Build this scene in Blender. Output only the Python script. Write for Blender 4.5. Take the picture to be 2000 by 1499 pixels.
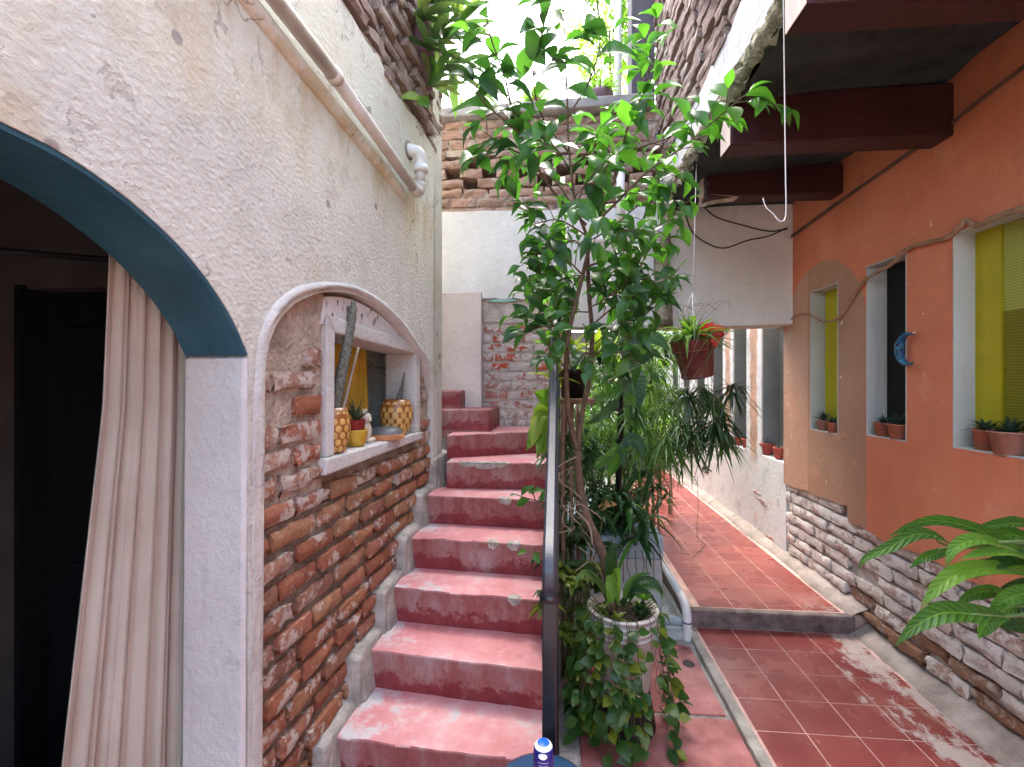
import bpy, bmesh, math, random
from mathutils import Vector, Matrix, Quaternion
from mathutils.geometry import tessellate_polygon
for o in list(bpy.data.objects): bpy.data.objects.remove(o)
R = random.Random(11)
V = Vector
scene = bpy.context.scene
COL = scene.collection
rad = math.radians

# ------------------------------------------------------------------ camera
EYE = V((0, 0, 1.63)); FPX = 900.0; HOR = 745.0
TH = math.atan(80 / FPX); CT, ST = math.cos(TH), math.sin(TH)
cam = bpy.data.cameras.new('camera'); camo = bpy.data.objects.new('camera', cam)
COL.objects.link(camo); scene.camera = camo
camo.location = EYE; camo.rotation_euler = (rad(90), 0, TH)
cam.sensor_width = 36; cam.lens = FPX / 2000 * 36; cam.shift_y = (HOR - 749.5) / 2000
cam.clip_start = 0.05; cam.clip_end = 500
# ------------------------------------------------------------------ sky, sun, exposure
SUN_EL, SUN_AZ = 63, -8          # azimuth from +Y, positive towards +X
w = bpy.data.worlds.new('World'); scene.world = w; w.use_nodes = True
wt = w.node_tree; bg = wt.nodes['Background']
sky = wt.nodes.new('ShaderNodeTexSky'); sky.sky_type = 'NISHITA'; sky.sun_disc = False
sky.sun_elevation = rad(SUN_EL); sky.sun_rotation = rad(SUN_AZ)
sky.air_density = 1.0; sky.dust_density = 4.0; sky.ozone_density = 1.0
hs = wt.nodes.new('ShaderNodeHueSaturation'); hs.inputs['Saturation'].default_value = 0.85
wt.links.new(sky.outputs[0], hs.inputs['Color']); wt.links.new(hs.outputs[0], bg.inputs[0])
bg.inputs[1].default_value = 0.15
sl = bpy.data.lights.new('sun', 'SUN'); sl.energy = 0.8; sl.angle = rad(50); sl.color = (1, .985, .96)
so = bpy.data.objects.new('sun', sl); COL.objects.link(so)
sd = V((math.sin(rad(SUN_AZ)) * math.cos(rad(SUN_EL)), math.cos(rad(SUN_AZ)) * math.cos(rad(SUN_EL)), math.sin(rad(SUN_EL))))
so.rotation_euler = sd.to_track_quat('Z', 'Y').to_euler(); so.location = (0, 2, 9)
vs = scene.view_settings
vs.view_transform = 'Standard'; vs.look = 'None'; vs.exposure = 3.0; vs.gamma = 1; vs.use_curve_mapping = False
scene.render.resolution_x = 1024; scene.render.resolution_y = 767
scene.render.engine = 'CYCLES'
scene.cycles.max_bounces = 6; scene.cycles.diffuse_bounces = 4; scene.cycles.glossy_bounces = 3; scene.cycles.transmission_bounces = 4

# ------------------------------------------------------------------ pixel rays
def ray(px, py):
    a = (px - 1000) / FPX; b = (HOR - py) / FPX
    return V((CT * a - ST, ST * a + CT, b))
def hit(px, py, p, n):
    r = ray(px, py); n = V(n); return EYE + r * ((V(p) - EYE).dot(n) / r.dot(n))
def onX(px, py, x): return hit(px, py, (x, 0, 0), (1, 0, 0))
def onY(px, py, y): return hit(px, py, (0, y, 0), (0, 1, 0))
def onZ(px, py, z): return hit(px, py, (0, 0, z), (0, 0, 1))
def atD(px, py, d): return EYE + ray(px, py) * d
PHI = rad(3.9); LU = V((math.sin(PHI), math.cos(PHI), 0)); LN = V((math.cos(PHI), -math.sin(PHI), 0)); LO = V((-.93, 1.35, 0))
def LW(s, z, o=0): return LO + LU * s + LN * o + V((0, 0, z))
def LP(px, py, o=0):
    p = hit(px, py, LO + LN * o, LN) - LO; return (p.dot(LU), p.z)

# ------------------------------------------------------------------ mesh tools
def rnd(a, b): return R.uniform(a, b)
def rvec(k): return V((rnd(-k, k), rnd(-k, k), rnd(-k, k)))
def setpar(o, p):
    o.parent = p; o.matrix_parent_inverse = p.matrix_basis.inverted()
def tag(o, label=None, cat=None, group=None, kind=None):
    if label: o['label'] = label
    if cat: o['category'] = cat
    if group: o['group'] = group
    if kind: o['kind'] = kind
    return o
def thing(name, loc, label, cat, group=None):
    o = bpy.data.objects.new(name, None); COL.objects.link(o); o.location = loc; o.empty_display_size = .05
    o.matrix_basis = Matrix.Translation(V(loc))
    return tag(o, label, cat, group)
def inst(name, mesh, mtx, parent=None):
    o = bpy.data.objects.new(name, mesh); COL.objects.link(o); o.matrix_basis = mtx
    if parent: setpar(o, parent)
    return o
class MB:
    def __init__(s): s.v = []; s.f = []; s.m = []
    def add(s, vs, fs, mi=0):
        k = len(s.v); s.v += [tuple(v) for v in vs]
        for f in fs: s.f.append(tuple(i + k for i in f)); s.m.append(mi)
        return s
    def hexa(s, b, t, mi=0):      # 4 bottom, 4 top points
        return s.add(list(b) + list(t), [(3, 2, 1, 0), (4, 5, 6, 7), (0, 1, 5, 4), (1, 2, 6, 5), (2, 3, 7, 6), (3, 0, 4, 7)], mi)
    def box(s, x0, x1, y0, y1, z0, z1, mi=0):
        return s.hexa([(x0, y0, z0), (x1, y0, z0), (x1, y1, z0), (x0, y1, z0)], [(x0, y0, z1), (x1, y0, z1), (x1, y1, z1), (x0, y1, z1)], mi)
    def tube(s, pts, rr, n=8, mi=0, cap=True):
        pts = [V(p) for p in pts]; N = len(pts)
        if not hasattr(rr, '__len__'): rr = [rr] * N
        t0 = (pts[1] - pts[0]).normalized(); a = t0.orthogonal().normalized(); vs = []
        for i, p in enumerate(pts):
            t = (pts[min(i + 1, N - 1)] - pts[max(i - 1, 0)]).normalized()
            a = (a - t * a.dot(t)); a = a.normalized() if a.length > 1e-6 else t.orthogonal().normalized()
            b = t.cross(a)
            for j in range(n):
                w_ = 2 * math.pi * j / n; vs.append(p + (a * math.cos(w_) + b * math.sin(w_)) * rr[i])
        fs = [(i * n + j, i * n + (j + 1) % n, (i + 1) * n + (j + 1) % n, (i + 1) * n + j) for i in range(N - 1) for j in range(n)]
        if cap: fs += [tuple(range(n - 1, -1, -1)), tuple((N - 1) * n + j for j in range(n))]
        return s.add(vs, fs, mi)
    def lathe(s, prof, mtx=None, n=24, mi=0):
        mtx = mtx or Matrix(); vs = []
        for r, z in prof:
            for j in range(n):
                w_ = 2 * math.pi * j / n; vs.append(mtx @ V((r * math.cos(w_), r * math.sin(w_), z)))
        fs = [(i * n + j, i * n + (j + 1) % n, (i + 1) * n + (j + 1) % n, (i + 1) * n + j) for i in range(len(prof) - 1) for j in range(n)]
        return s.add(vs, fs, mi)
    def plate(s, outer, holes, fn, o0, o1, mi=0, mside=None):   # 2D outline with holes, from offset o0 to o1
        loops = [outer] + list(holes); pts = [p for l in loops for p in l]; n = len(pts)
        tri = tessellate_polygon([[V((p[0], p[1], 0)) for p in l] for l in loops])
        vs = [fn(p[0], p[1], o1) for p in pts] + [fn(p[0], p[1], o0) for p in pts]
        k = len(s.v); s.add(vs, [tuple(t) for t in tri] + [tuple(i + n for i in reversed(t)) for t in tri], mi)
        b = 0
        for l in loops:
            m_ = len(l)
            for i in range(m_):
                j = (i + 1) % m_; s.f.append((k + b + i, k + b + j, k + n + b + j, k + n + b + i)); s.m.append(mi if mside is None else mside)
            b += m_
        return s
    def ribbon(s, pts, widths, side, fold=0.0, mi=0):   # blade along pts
        pts = [V(p) for p in pts]; N = len(pts); vs = []
        for i, p in enumerate(pts):
            t = (pts[min(i + 1, N - 1)] - pts[max(i - 1, 0)]).normalized()
            sd_ = V(side); sd_ = (sd_ - t * sd_.dot(t)); sd_ = sd_.normalized() if sd_.length > 1e-5 else t.orthogonal().normalized()
            up = sd_.cross(t)
            if up.z < 0 and abs(fold) > 0: up = -up
            h = widths[i] / 2
            vs += [p - sd_ * h + up * (h * fold), p, p + sd_ * h + up * (h * fold)]
        fs = []
        for i in range(N - 1):
            a = 3 * i; fs += [(a, a + 1, a + 4, a + 3), (a + 1, a + 2, a + 5, a + 4)]
        return s.add(vs, fs, mi)
    def mesh(s, name, mats, smooth=False, fix=True):
        me = bpy.data.meshes.new(name); me.from_pydata(s.v, [], s.f)
        for m_ in (mats if isinstance(mats, (list, tuple)) else [mats]): me.materials.append(m_)
        me.polygons.foreach_set('material_index', s.m)
        if fix:
            bm = bmesh.new(); bm.from_mesh(me); bmesh.ops.recalc_face_normals(bm, faces=bm.faces); bm.to_mesh(me); bm.free()
        if smooth: me.polygons.foreach_set('use_smooth', [True] * len(me.polygons))
        me.update(); return me
    def build(s, name, mats, parent=None, smooth=False, fix=True, bevel=0):
        o = bpy.data.objects.new(name, s.mesh(name, mats, smooth, fix)); COL.objects.link(o)
        if parent: setpar(o, parent)
        if bevel:
            b = o.modifiers.new('bevel', 'BEVEL'); b.width = bevel; b.segments = 2; b.limit_method = 'ANGLE'; b.angle_limit = rad(40)
        return o
def spline(pts, n=6):            # catmull-rom through points
    pts = [V(p) for p in pts]; out = []
    P = [pts[0] * 2 - pts[1]] + pts + [pts[-1] * 2 - pts[-2]]
    for i in range(1, len(P) - 2):
        a, b, c, d = P[i - 1:i + 3]
        for k in range(n):
            t = k / n
            out.append(.5 * ((2 * b) + (c - a) * t + (2 * a - 5 * b + 4 * c - d) * t * t + (3 * b - a - 3 * c + d) * t ** 3))
    out.append(pts[-1]); return out
def arcpts(pts, n=5):
    return [(p.x, p.y) for p in spline([(a, b, 0) for a, b in pts], n)]

# ------------------------------------------------------------------ materials
class G:
    def __init__(s, name):
        s.m = bpy.data.materials.new(name); s.m.use_nodes = True; s.t = s.m.node_tree; s.b = s.t.nodes['Principled BSDF']; s.out = s.t.nodes['Material Output']
        s.pos = s.n('ShaderNodeNewGeometry').outputs['Position']
    def set(s, node, k, v):
        i = node.inputs[k]
        if isinstance(v, bpy.types.NodeSocket): s.t.links.new(v, i)
        else: i.default_value = (tuple(v) + (1,)) if (hasattr(v, '__len__') and len(v) == 3 and i.type == 'RGBA') else v
    def n(s, typ, props={}, **inp):
        nd = s.t.nodes.new(typ)
        for k, v in props.items(): setattr(nd, k, v)
        for k, v in inp.items(): s.set(nd, k.replace('_', ' '), v)
        return nd
    def noise(s, sc, detail=4, rough=.6, vec=None, dist=0):
        return s.n('ShaderNodeTexNoise', Vector=vec or s.pos, Scale=sc, Detail=detail, Roughness=rough, Distortion=dist).outputs['Fac']
    def voro(s, sc, vec=None, feat='F1'):
        return s.n('ShaderNodeTexVoronoi', {'feature': feat}, Vector=vec or s.pos, Scale=sc).outputs['Distance']
    def scale(s, v3, vec=None): return s.n('ShaderNodeVectorMath', {'operation': 'MULTIPLY'}).outputs[0] if 0 else s._vm(vec or s.pos, v3)
    def _vm(s, vec, v3):
        nd = s.t.nodes.new('ShaderNodeVectorMath'); nd.operation = 'MULTIPLY'; s.set(nd, 0, vec); nd.inputs[1].default_value = v3; return nd.outputs[0]
    def math(s, op, a, b=0.0, c=None, clamp=False):
        nd = s.t.nodes.new('ShaderNodeMath'); nd.operation = op; nd.use_clamp = clamp; s.set(nd, 0, a); s.set(nd, 1, b)
        if c is not None: s.set(nd, 2, c)
        return nd.outputs[0]
    def step(s, v, lo, hi):
        nd = s.t.nodes.new('ShaderNodeMapRange'); nd.interpolation_type = 'SMOOTHSTEP'; s.set(nd, 0, v); s.set(nd, 1, lo); s.set(nd, 2, hi); return nd.outputs[0]
    def xyz(s, vec=None): return s.n('ShaderNodeSeparateXYZ', Vector=vec or s.pos).outputs
    def ramp(s, fac, stops):
        nd = s.n('ShaderNodeValToRGB', Fac=fac); e = nd.color_ramp.elements
        while len(e) < len(stops): e.new(.5)
        for i, (p, c) in enumerate(stops): e[i].position = p; e[i].color = tuple(c) + (1,)
        return nd.outputs[0]
    def mix(s, f, a, b, mode='MIX'):
        nd = s.t.nodes.new('ShaderNodeMix'); nd.data_type = 'RGBA'; nd.blend_type = mode
        s.set(nd, 0, f); s.set(nd, 6, a); s.set(nd, 7, b); return nd.outputs[2]
    def bump(s, h, st=.5, dist=.01, nrm=None):
        nd = s.n('ShaderNodeBump', Height=h, Strength=st, Distance=dist)
        if nrm: s.set(nd, 'Normal', nrm)
        return nd.outputs[0]
    def fin(s, col, rough=.8, nrm=None, spec=.3, **kw):
        s.set(s.b, 'Base Color', col); s.set(s.b, 'Roughness', rough); s.set(s.b, 'Specular IOR Level', spec)
        if nrm: s.set(s.b, 'Normal', nrm)
        for k, v in kw.items(): s.set(s.b, k.replace('_', ' '), v)
        return s.m
def mul(c, k): return tuple(min(1, x * k) for x in c)
def simple(name, col, rough=.75, var=.25, sc=5, bump=.25, bs=60, dist=.004, spec=.3, col2=None, **kw):
    g = G(name); f = g.noise(sc, 5, .65)
    c = g.ramp(f, [(.3, mul(col, 1 - var)), (.7, col2 or mul(col, 1 + var))])
    return g.fin(c, rough, g.bump(g.noise(bs, 4), bump, dist) if bump else None, spec, **kw)
def brickmat(name, cols, white=(.6, .54, .5), wamt=.5, wsc=9, bump=.9, mort=None):
    g = G(name); rn = g.n('ShaderNodeObjectInfo').outputs['Random']
    n1 = g.noise(26, 6, .75); n2 = g.noise(wsc, 5, .7)
    k = len(cols); base = g.ramp(rn, [((i + .5) / k, c) for i, c in enumerate(cols)])
    base = g.mix(.55, base, g.ramp(n1, [(.3, (.3, .3, .3)), (.7, (1.25, 1.2, 1.15))]), 'MULTIPLY')
    base = g.mix(.3, base, g.ramp(g.noise(5, 3), [(.35, (.55, .5, .5)), (.65, (1.2, 1.2, 1.2))]), 'MULTIPLY')
    ms = g.step(g.math('ADD', n2, g.math('MULTIPLY', g.math('SUBTRACT', n1, .5), .5)), .5 + (.5 - wamt) * .6, .58 + (.5 - wamt) * .6)
    col = g.mix(ms, base, g.mix(n1, mul(white, .75), mul(white, 1.15)))
    pits = g.step(g.voro(70), .0, .35)
    h = g.math('ADD', g.math('MULTIPLY', g.noise(38, 8, .8), 1.0), g.math('MULTIPLY', pits, .25))
    return g.fin(col, .92, g.bump(h, bump, .014), .15)
def leafmat(name, c1, c2, c3=None, trans=.35, rough=.35, veins=False):
    g = G(name); rn = g.n('ShaderNodeObjectInfo').outputs['Random']
    if veins:
        uv = g.n('ShaderNodeUVMap').outputs[0]; ux, uy, _ = g.xyz(uv); av = g.math('ABSOLUTE', uy)
        vn = g.step(g.math('SINE', g.math('SUBTRACT', g.math('MULTIPLY', ux, 85.0), g.math('MULTIPLY', av, 10.0))), .55, 1.0); mid = g.step(av, .10, .03)
        vv = g.math('MAXIMUM', g.math('MULTIPLY', vn, .4), mid)
    f = g.math('ADD', g.math('MULTIPLY', rn, .65), g.math('MULTIPLY', g.noise(9, 2), .5))
    col = g.ramp(f, [(.15, c1), (.6, c2), (.95, c3 or mul(c2, 1.25))])
    if veins:
        col = g.mix(g.math('MULTIPLY', vv, .55), col, mul(c3 or c2, 1.35)); tipm = g.math('MULTIPLY', g.step(ux, .86, .99), g.step(rn, .35, .6)); col = g.mix(g.math('MULTIPLY', tipm, .8), col, (.20, .12, .04))
        sp = g.step(g.noise(45, 4, .7), .70, .75); col = g.mix(g.math('MULTIPLY', sp, .5), col, (.22, .17, .06))
        hh = g.math('SUBTRACT', g.math('SINE', g.math('SUBTRACT', g.math('MULTIPLY', ux, 85.0), g.math('MULTIPLY', av, 10.0))), g.math('MULTIPLY', mid, 2.0))
        g.fin(col, g.ramp(g.noise(20, 4), [(.3, (rough,) * 3), (.7, (rough + .3,) * 3)]), g.bump(hh, .45, .003), .4)
    else: g.fin(col, rough, g.bump(g.noise(90, 2), .15, .002), .45)
    tr = g.n('ShaderNodeBsdfTranslucent', Color=g.mix(1, col, (2.2, 2.4, 1.0), 'MULTIPLY'))
    mx = g.n('ShaderNodeMixShader', Fac=trans); g.t.links.new(g.b.outputs[0], mx.inputs[1]); g.t.links.new(tr.outputs[0], mx.inputs[2])
    g.t.links.new(mx.outputs[0], g.out.inputs[0]); return g.m

def m_left_plaster():
    g = G('worn_cream_plaster'); x, y, z = g.xyz()
    n1 = g.noise(1.6, 5, .6); n2 = g.noise(7, 6, .7); n3 = g.noise(24, 6, .75)
    low = g.step(g.math('ADD', z, g.math('MULTIPLY', n1, 1.0)), 3.15, 2.65)
    cream = g.ramp(n1, [(.3, (.66, .63, .49)), (.5, (.72, .71, .60)), (.68, (.67, .69, .60))])
    lilac = g.ramp(n2, [(.3, (.60, .59, .53)), (.6, (.72, .715, .655))])
    c = g.mix(low, cream, lilac)
    ye = g.step(g.noise(2.3, 4, .6, g._vm(g.pos, (1, 1, .6))), .56, .7)
    c = g.mix(g.math('MULTIPLY', ye, .55), c, (.62, .52, .33))
    # flaked paint: chips in bands
    pk = g.step(g.noise(1.9, 5, .65, None, .3), .50, .66)
    fl = g.math('MULTIPLY', g.step(g.math('ADD', n3, g.math('MULTIPLY', g.step(n2, .4, .7), .2)), .70, .75), pk)
    pl = g.step(g.math('ADD', n2, g.math('MULTIPLY', n1, .4)), .80, .815); c = g.mix(g.math('MULTIPLY', pl, .5), c, (.56, .50, .44))
    c = g.mix(g.math('MULTIPLY', fl, .6), c, (.42, .37, .33))
    # dark damp stains with their own shape
    st = g.step(g.math('ADD', g.noise(3.1, 6, .75, g._vm(g.pos, (1, 1.0, .8))), g.math('MULTIPLY', g.math('SUBTRACT', n3, .5), .5)), .66, .78)
    c = g.mix(g.math('MULTIPLY', st, .75), c, (.13, .115, .09))
    ub = g.math('MULTIPLY', g.step(z, 2.25, 2.7), g.step(z, 2.80, 2.76))        # seepage under the ledge
    ub = g.math('MULTIPLY', ub, g.step(g.noise(3.3, 6, .7, g._vm(g.pos, (1, 1, .45))), .42, .62)); c = g.mix(g.math('MULTIPLY', ub, .7), c, (.50, .41, .23))
    u2 = g.math('MULTIPLY', g.step(z, 2.52, 2.74), g.step(g.noise(9, 6, .75, g._vm(g.pos, (1, 1, .5))), .58, .68)); u2 = g.math('MULTIPLY', u2, g.step(z, 2.82, 2.76)); c = g.mix(g.math('MULTIPLY', u2, .75), c, (.12, .10, .075))
    sp = g.step(g.voro(2.7), .055, .035); c = g.mix(g.math('MULTIPLY', sp, .8), c, (.3, .26, .25))
    tq = g.step(g.noise(4.4, 2), .765, .775); c = g.mix(tq, c, (.25, .5, .47))
    h = g.math('ADD', g.math('MULTIPLY', g.noise(48, 7, .78, None, .4), 1.0), g.math('ADD', g.math('MULTIPLY', g.voro(38, g._vm(g.pos, (1, 1.3, 1.7))), .38), g.math('ADD', g.math('MULTIPLY', fl, -.5), g.math('MULTIPLY', pl, -.35))))
    h2 = g.noise(6, 4)
    wob = g.n('ShaderNodeVectorMath', {'operation': 'ADD'}); g.set(wob, 0, g.pos); g.set(wob, 1, g._vm(g.n('ShaderNodeTexNoise', Vector=g.pos, Scale=5.0, Detail=5.0).outputs['Color'], (.35, .35, .35)))
    ck = g.step(g.voro(1.1, wob.outputs[0], 'DISTANCE_TO_EDGE'), .006, .002); ck = g.math('MULTIPLY', ck, g.step(n1, .46, .54))
    c = g.mix(g.math('MULTIPLY', ck, .75), c, (.22, .18, .15))
    return g.fin(c, .93, g.bump(h, g.math('ADD', .5, g.math('MULTIPLY', low, .4)), .014, g.bump(h2, .4, .02)), .12)
def m_orange():
    g = G('orange_painted_plaster'); x, y, z = g.xyz()
    n1 = g.noise(2.2, 5, .6); n2 = g.noise(14, 5, .65)
    c = g.ramp(n1, [(.3, (.60, .175, .088)), (.55, (.67, .215, .108)), (.75, (.71, .265, .145))])
    br = g.ramp(n1, [(.3, (.37, .19, .115)), (.7, (.46, .25, .155))])
    yy = g.math('DIVIDE', g.math('SUBTRACT', y, 3.56), .5); zz = g.math('DIVIDE', g.math('SUBTRACT', z, 2.0), .5)
    el = g.math('ADD', g.math('MULTIPLY', yy, yy), g.math('MULTIPLY', zz, zz))
    m1 = g.math('MAXIMUM', g.step(el, 1.01, .985), g.step(z, 2.03, 2.02)); m1 = g.math('MULTIPLY', m1, g.step(y, 3.06, 3.068))
    fade = g.math('MULTIPLY', g.step(y, 3.72, 3.74), .55); brc = g.mix(fade, br, (.60, .34, .24))
    c = g.mix(m1, c, brc)
    c = g.mix(g.math('MULTIPLY', g.step(g.noise(4, 6, .75, g._vm(g.pos, (1, 2.2, .5))), .5, .75), .4), c, (.40, .15, .085)); c = g.mix(g.math('MULTIPLY', g.step(g.noise(2.7, 3), .60, .63), .25), c, (.72, .34, .22))
    ch = g.step(g.noise(17, 3, .7), .715, .73); c = g.mix(ch, c, (.78, .68, .6))
    st = g.math('MULTIPLY', g.step(g.noise(9, 4, .7, g._vm(g.pos, (1, 6, 1))), .6, .66), g.math('MULTIPLY', g.step(y, 3.95, 3.99), g.step(y, 4.08, 4.04)))
    c = g.mix(st, c, (.8, .72, .66))
    sps = g.math('MULTIPLY', g.step(g.math('ADD', z, g.math('MULTIPLY', g.noise(5, 6, .75), .7)), 1.32, 1.0), g.step(n2, .42, .62)); c = g.mix(g.math('MULTIPLY', sps, .35), c, (.34, .20, .15))
    h = g.math('ADD', n2, g.math('MULTIPLY', g.noise(60, 3), .5))
    return g.fin(c, .62, g.bump(h, .35, .01), .35)
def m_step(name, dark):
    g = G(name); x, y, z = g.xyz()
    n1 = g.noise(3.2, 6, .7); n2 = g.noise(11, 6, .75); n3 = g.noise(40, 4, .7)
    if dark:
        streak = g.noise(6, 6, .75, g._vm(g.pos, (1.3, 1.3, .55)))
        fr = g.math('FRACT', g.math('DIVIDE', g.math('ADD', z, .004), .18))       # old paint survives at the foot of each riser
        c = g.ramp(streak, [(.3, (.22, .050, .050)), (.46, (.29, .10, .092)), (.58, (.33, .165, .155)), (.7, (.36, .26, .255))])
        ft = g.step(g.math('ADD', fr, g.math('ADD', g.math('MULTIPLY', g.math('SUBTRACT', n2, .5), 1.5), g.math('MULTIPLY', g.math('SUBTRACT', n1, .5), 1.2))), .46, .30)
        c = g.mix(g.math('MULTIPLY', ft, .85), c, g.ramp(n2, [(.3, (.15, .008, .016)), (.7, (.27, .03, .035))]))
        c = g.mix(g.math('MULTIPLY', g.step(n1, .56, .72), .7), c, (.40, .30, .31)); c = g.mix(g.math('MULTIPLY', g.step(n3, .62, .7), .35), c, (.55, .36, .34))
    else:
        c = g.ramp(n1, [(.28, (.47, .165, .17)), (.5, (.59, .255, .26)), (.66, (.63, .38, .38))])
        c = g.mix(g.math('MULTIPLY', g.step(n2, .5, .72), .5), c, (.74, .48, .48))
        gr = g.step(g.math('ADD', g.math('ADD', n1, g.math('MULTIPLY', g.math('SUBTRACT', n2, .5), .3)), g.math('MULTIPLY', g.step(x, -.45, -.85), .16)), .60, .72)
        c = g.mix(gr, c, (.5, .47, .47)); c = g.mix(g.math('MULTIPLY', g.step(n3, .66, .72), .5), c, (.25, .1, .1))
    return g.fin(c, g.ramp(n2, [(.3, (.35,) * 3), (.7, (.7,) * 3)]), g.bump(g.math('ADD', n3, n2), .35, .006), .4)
def m_tile():
    g = G('red_clay_tile'); x, y, z = g.xyz(); rn = g.n('ShaderNodeObjectInfo').outputs['Random']
    n1 = g.noise(4, 3, .5); n2 = g.noise(18, 6, .75)
    c = g.ramp(n1, [(.25, (.19, .036, .034)), (.5, (.24, .055, .047)), (.75, (.30, .085, .062))]); c = g.mix(g.math('MULTIPLY', g.step(g.noise(9, 6, .75), .45, .75), .14), c, (.16, .03, .03))
    c = g.mix(.35, c, g.ramp(rn, [(0, (.7, .7, .7)), (1, (1.25, 1.2, 1.2))]), 'MULTIPLY')
    # cement smears near the wall foot
    sm = g.step(g.math('ADD', g.noise(6, 6, .75, g._vm(g.pos, (1, .5, 1))), g.math('MULTIPLY', g.step(x, 1.25, 1.95), .26)), .66, .74)
    sm = g.math('MULTIPLY', sm, g.step(y, 3.5, 2.9))
    c = g.mix(g.math('MULTIPLY', sm, .85), c, (.5, .43, .38))
    c = g.mix(g.math('MULTIPLY', g.step(n2, .66, .74), .35), c, (.6, .42, .38))
    return g.fin(c, g.ramp(n1, [(.3, (.18,) * 3), (.7, (.34,) * 3)]), g.bump(g.math('ADD', n1, g.math('MULTIPLY', n2, .15)), .12, .008), .5)
def m_white(name, col, lilac=True, dirt=.4, bs=45, bst=.5):
    g = G(name); n1 = g.noise(2, 5, .6); n2 = g.noise(12, 6, .7); x, y, z = g.xyz()
    c = g.ramp(n1, [(.3, mul(col, .88)), (.7, mul(col, 1.08))])
    c = g.mix(g.math('MULTIPLY', g.step(n2, .55, .75), dirt), c, mul(col, .6))
    c = g.mix(g.math('MULTIPLY', g.step(g.noise(4, 6, .7, g._vm(g.pos, (2.4, 2.4, .22))), .52, .78), dirt * .9), c, mul(col, .62)); c = g.mix(g.math('MULTIPLY', g.step(g.noise(1.3, 4, .6), .55, .7), dirt * .5), c, (col[0] * .95, col[1] * .88, col[2] * .72))
    return g.fin(c, .9, g.bump(g.math('ADD', g.noise(bs, 6, .75), g.math('MULTIPLY', g.noise(14, 4), 1.6)), bst, .014), .15)
def m_far_white():
    g = G('patched_whitewash'); n1 = g.noise(2.6, 6, .7); n2 = g.noise(8, 6, .7); x, y, z = g.xyz()
    c = g.ramp(n1, [(.3, (.48, .48, .49)), (.46, (.70, .69, .68)), (.56, (.72, .71, .70)), (.7, (.60, .54, .50))])
    c = g.mix(g.math('MULTIPLY', g.step(n2, .56, .68), .7), c, (.45, .45, .46))
    c = g.mix(g.math('MULTIPLY', g.step(g.noise(5, 4, .7), .62, .7), .6), c, (.62, .42, .34))
    # tan streaks down the middle of each pier
    def band(c0, hw):
        d = g.math('ABSOLUTE', g.math('SUBTRACT', g.math('ADD', y, g.math('MULTIPLY', g.math('SUBTRACT', n2, .5), .16)), c0))
        return g.step(d, hw, hw - .03)
    b = g.math('MAXIMUM', band(4.745, .09), band(5.415, .085)); b = g.math('MULTIPLY', b, g.step(z, .72, 1.0))
    c = g.mix(g.math('MULTIPLY', b, .9), c, g.ramp(g.noise(6, 4), [(.3, (.32, .19, .11)), (.65, (.60, .33, .22))]))
    tq = g.step(g.n('ShaderNodeVectorMath', {'operation': 'DISTANCE'}).outputs['Value'], 0, 0) if 0 else None
    return g.fin(c, .9, g.bump(g.noise(25, 6, .7), .5, .01), .15)
def m_glass(name, col, ribs=True):
    g = G(name); x, y, z = g.xyz()
    wv = g.n('ShaderNodeTexWave', {'wave_type': 'BANDS', 'bands_direction': 'Z'}, Vector=g.pos, Scale=24.0, Distortion=.3).outputs['Fac']
    return g.fin(g.mix(wv, mul(col, .7), col), .45, g.bump(wv, .4, .003) if ribs else None, .3)

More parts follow.
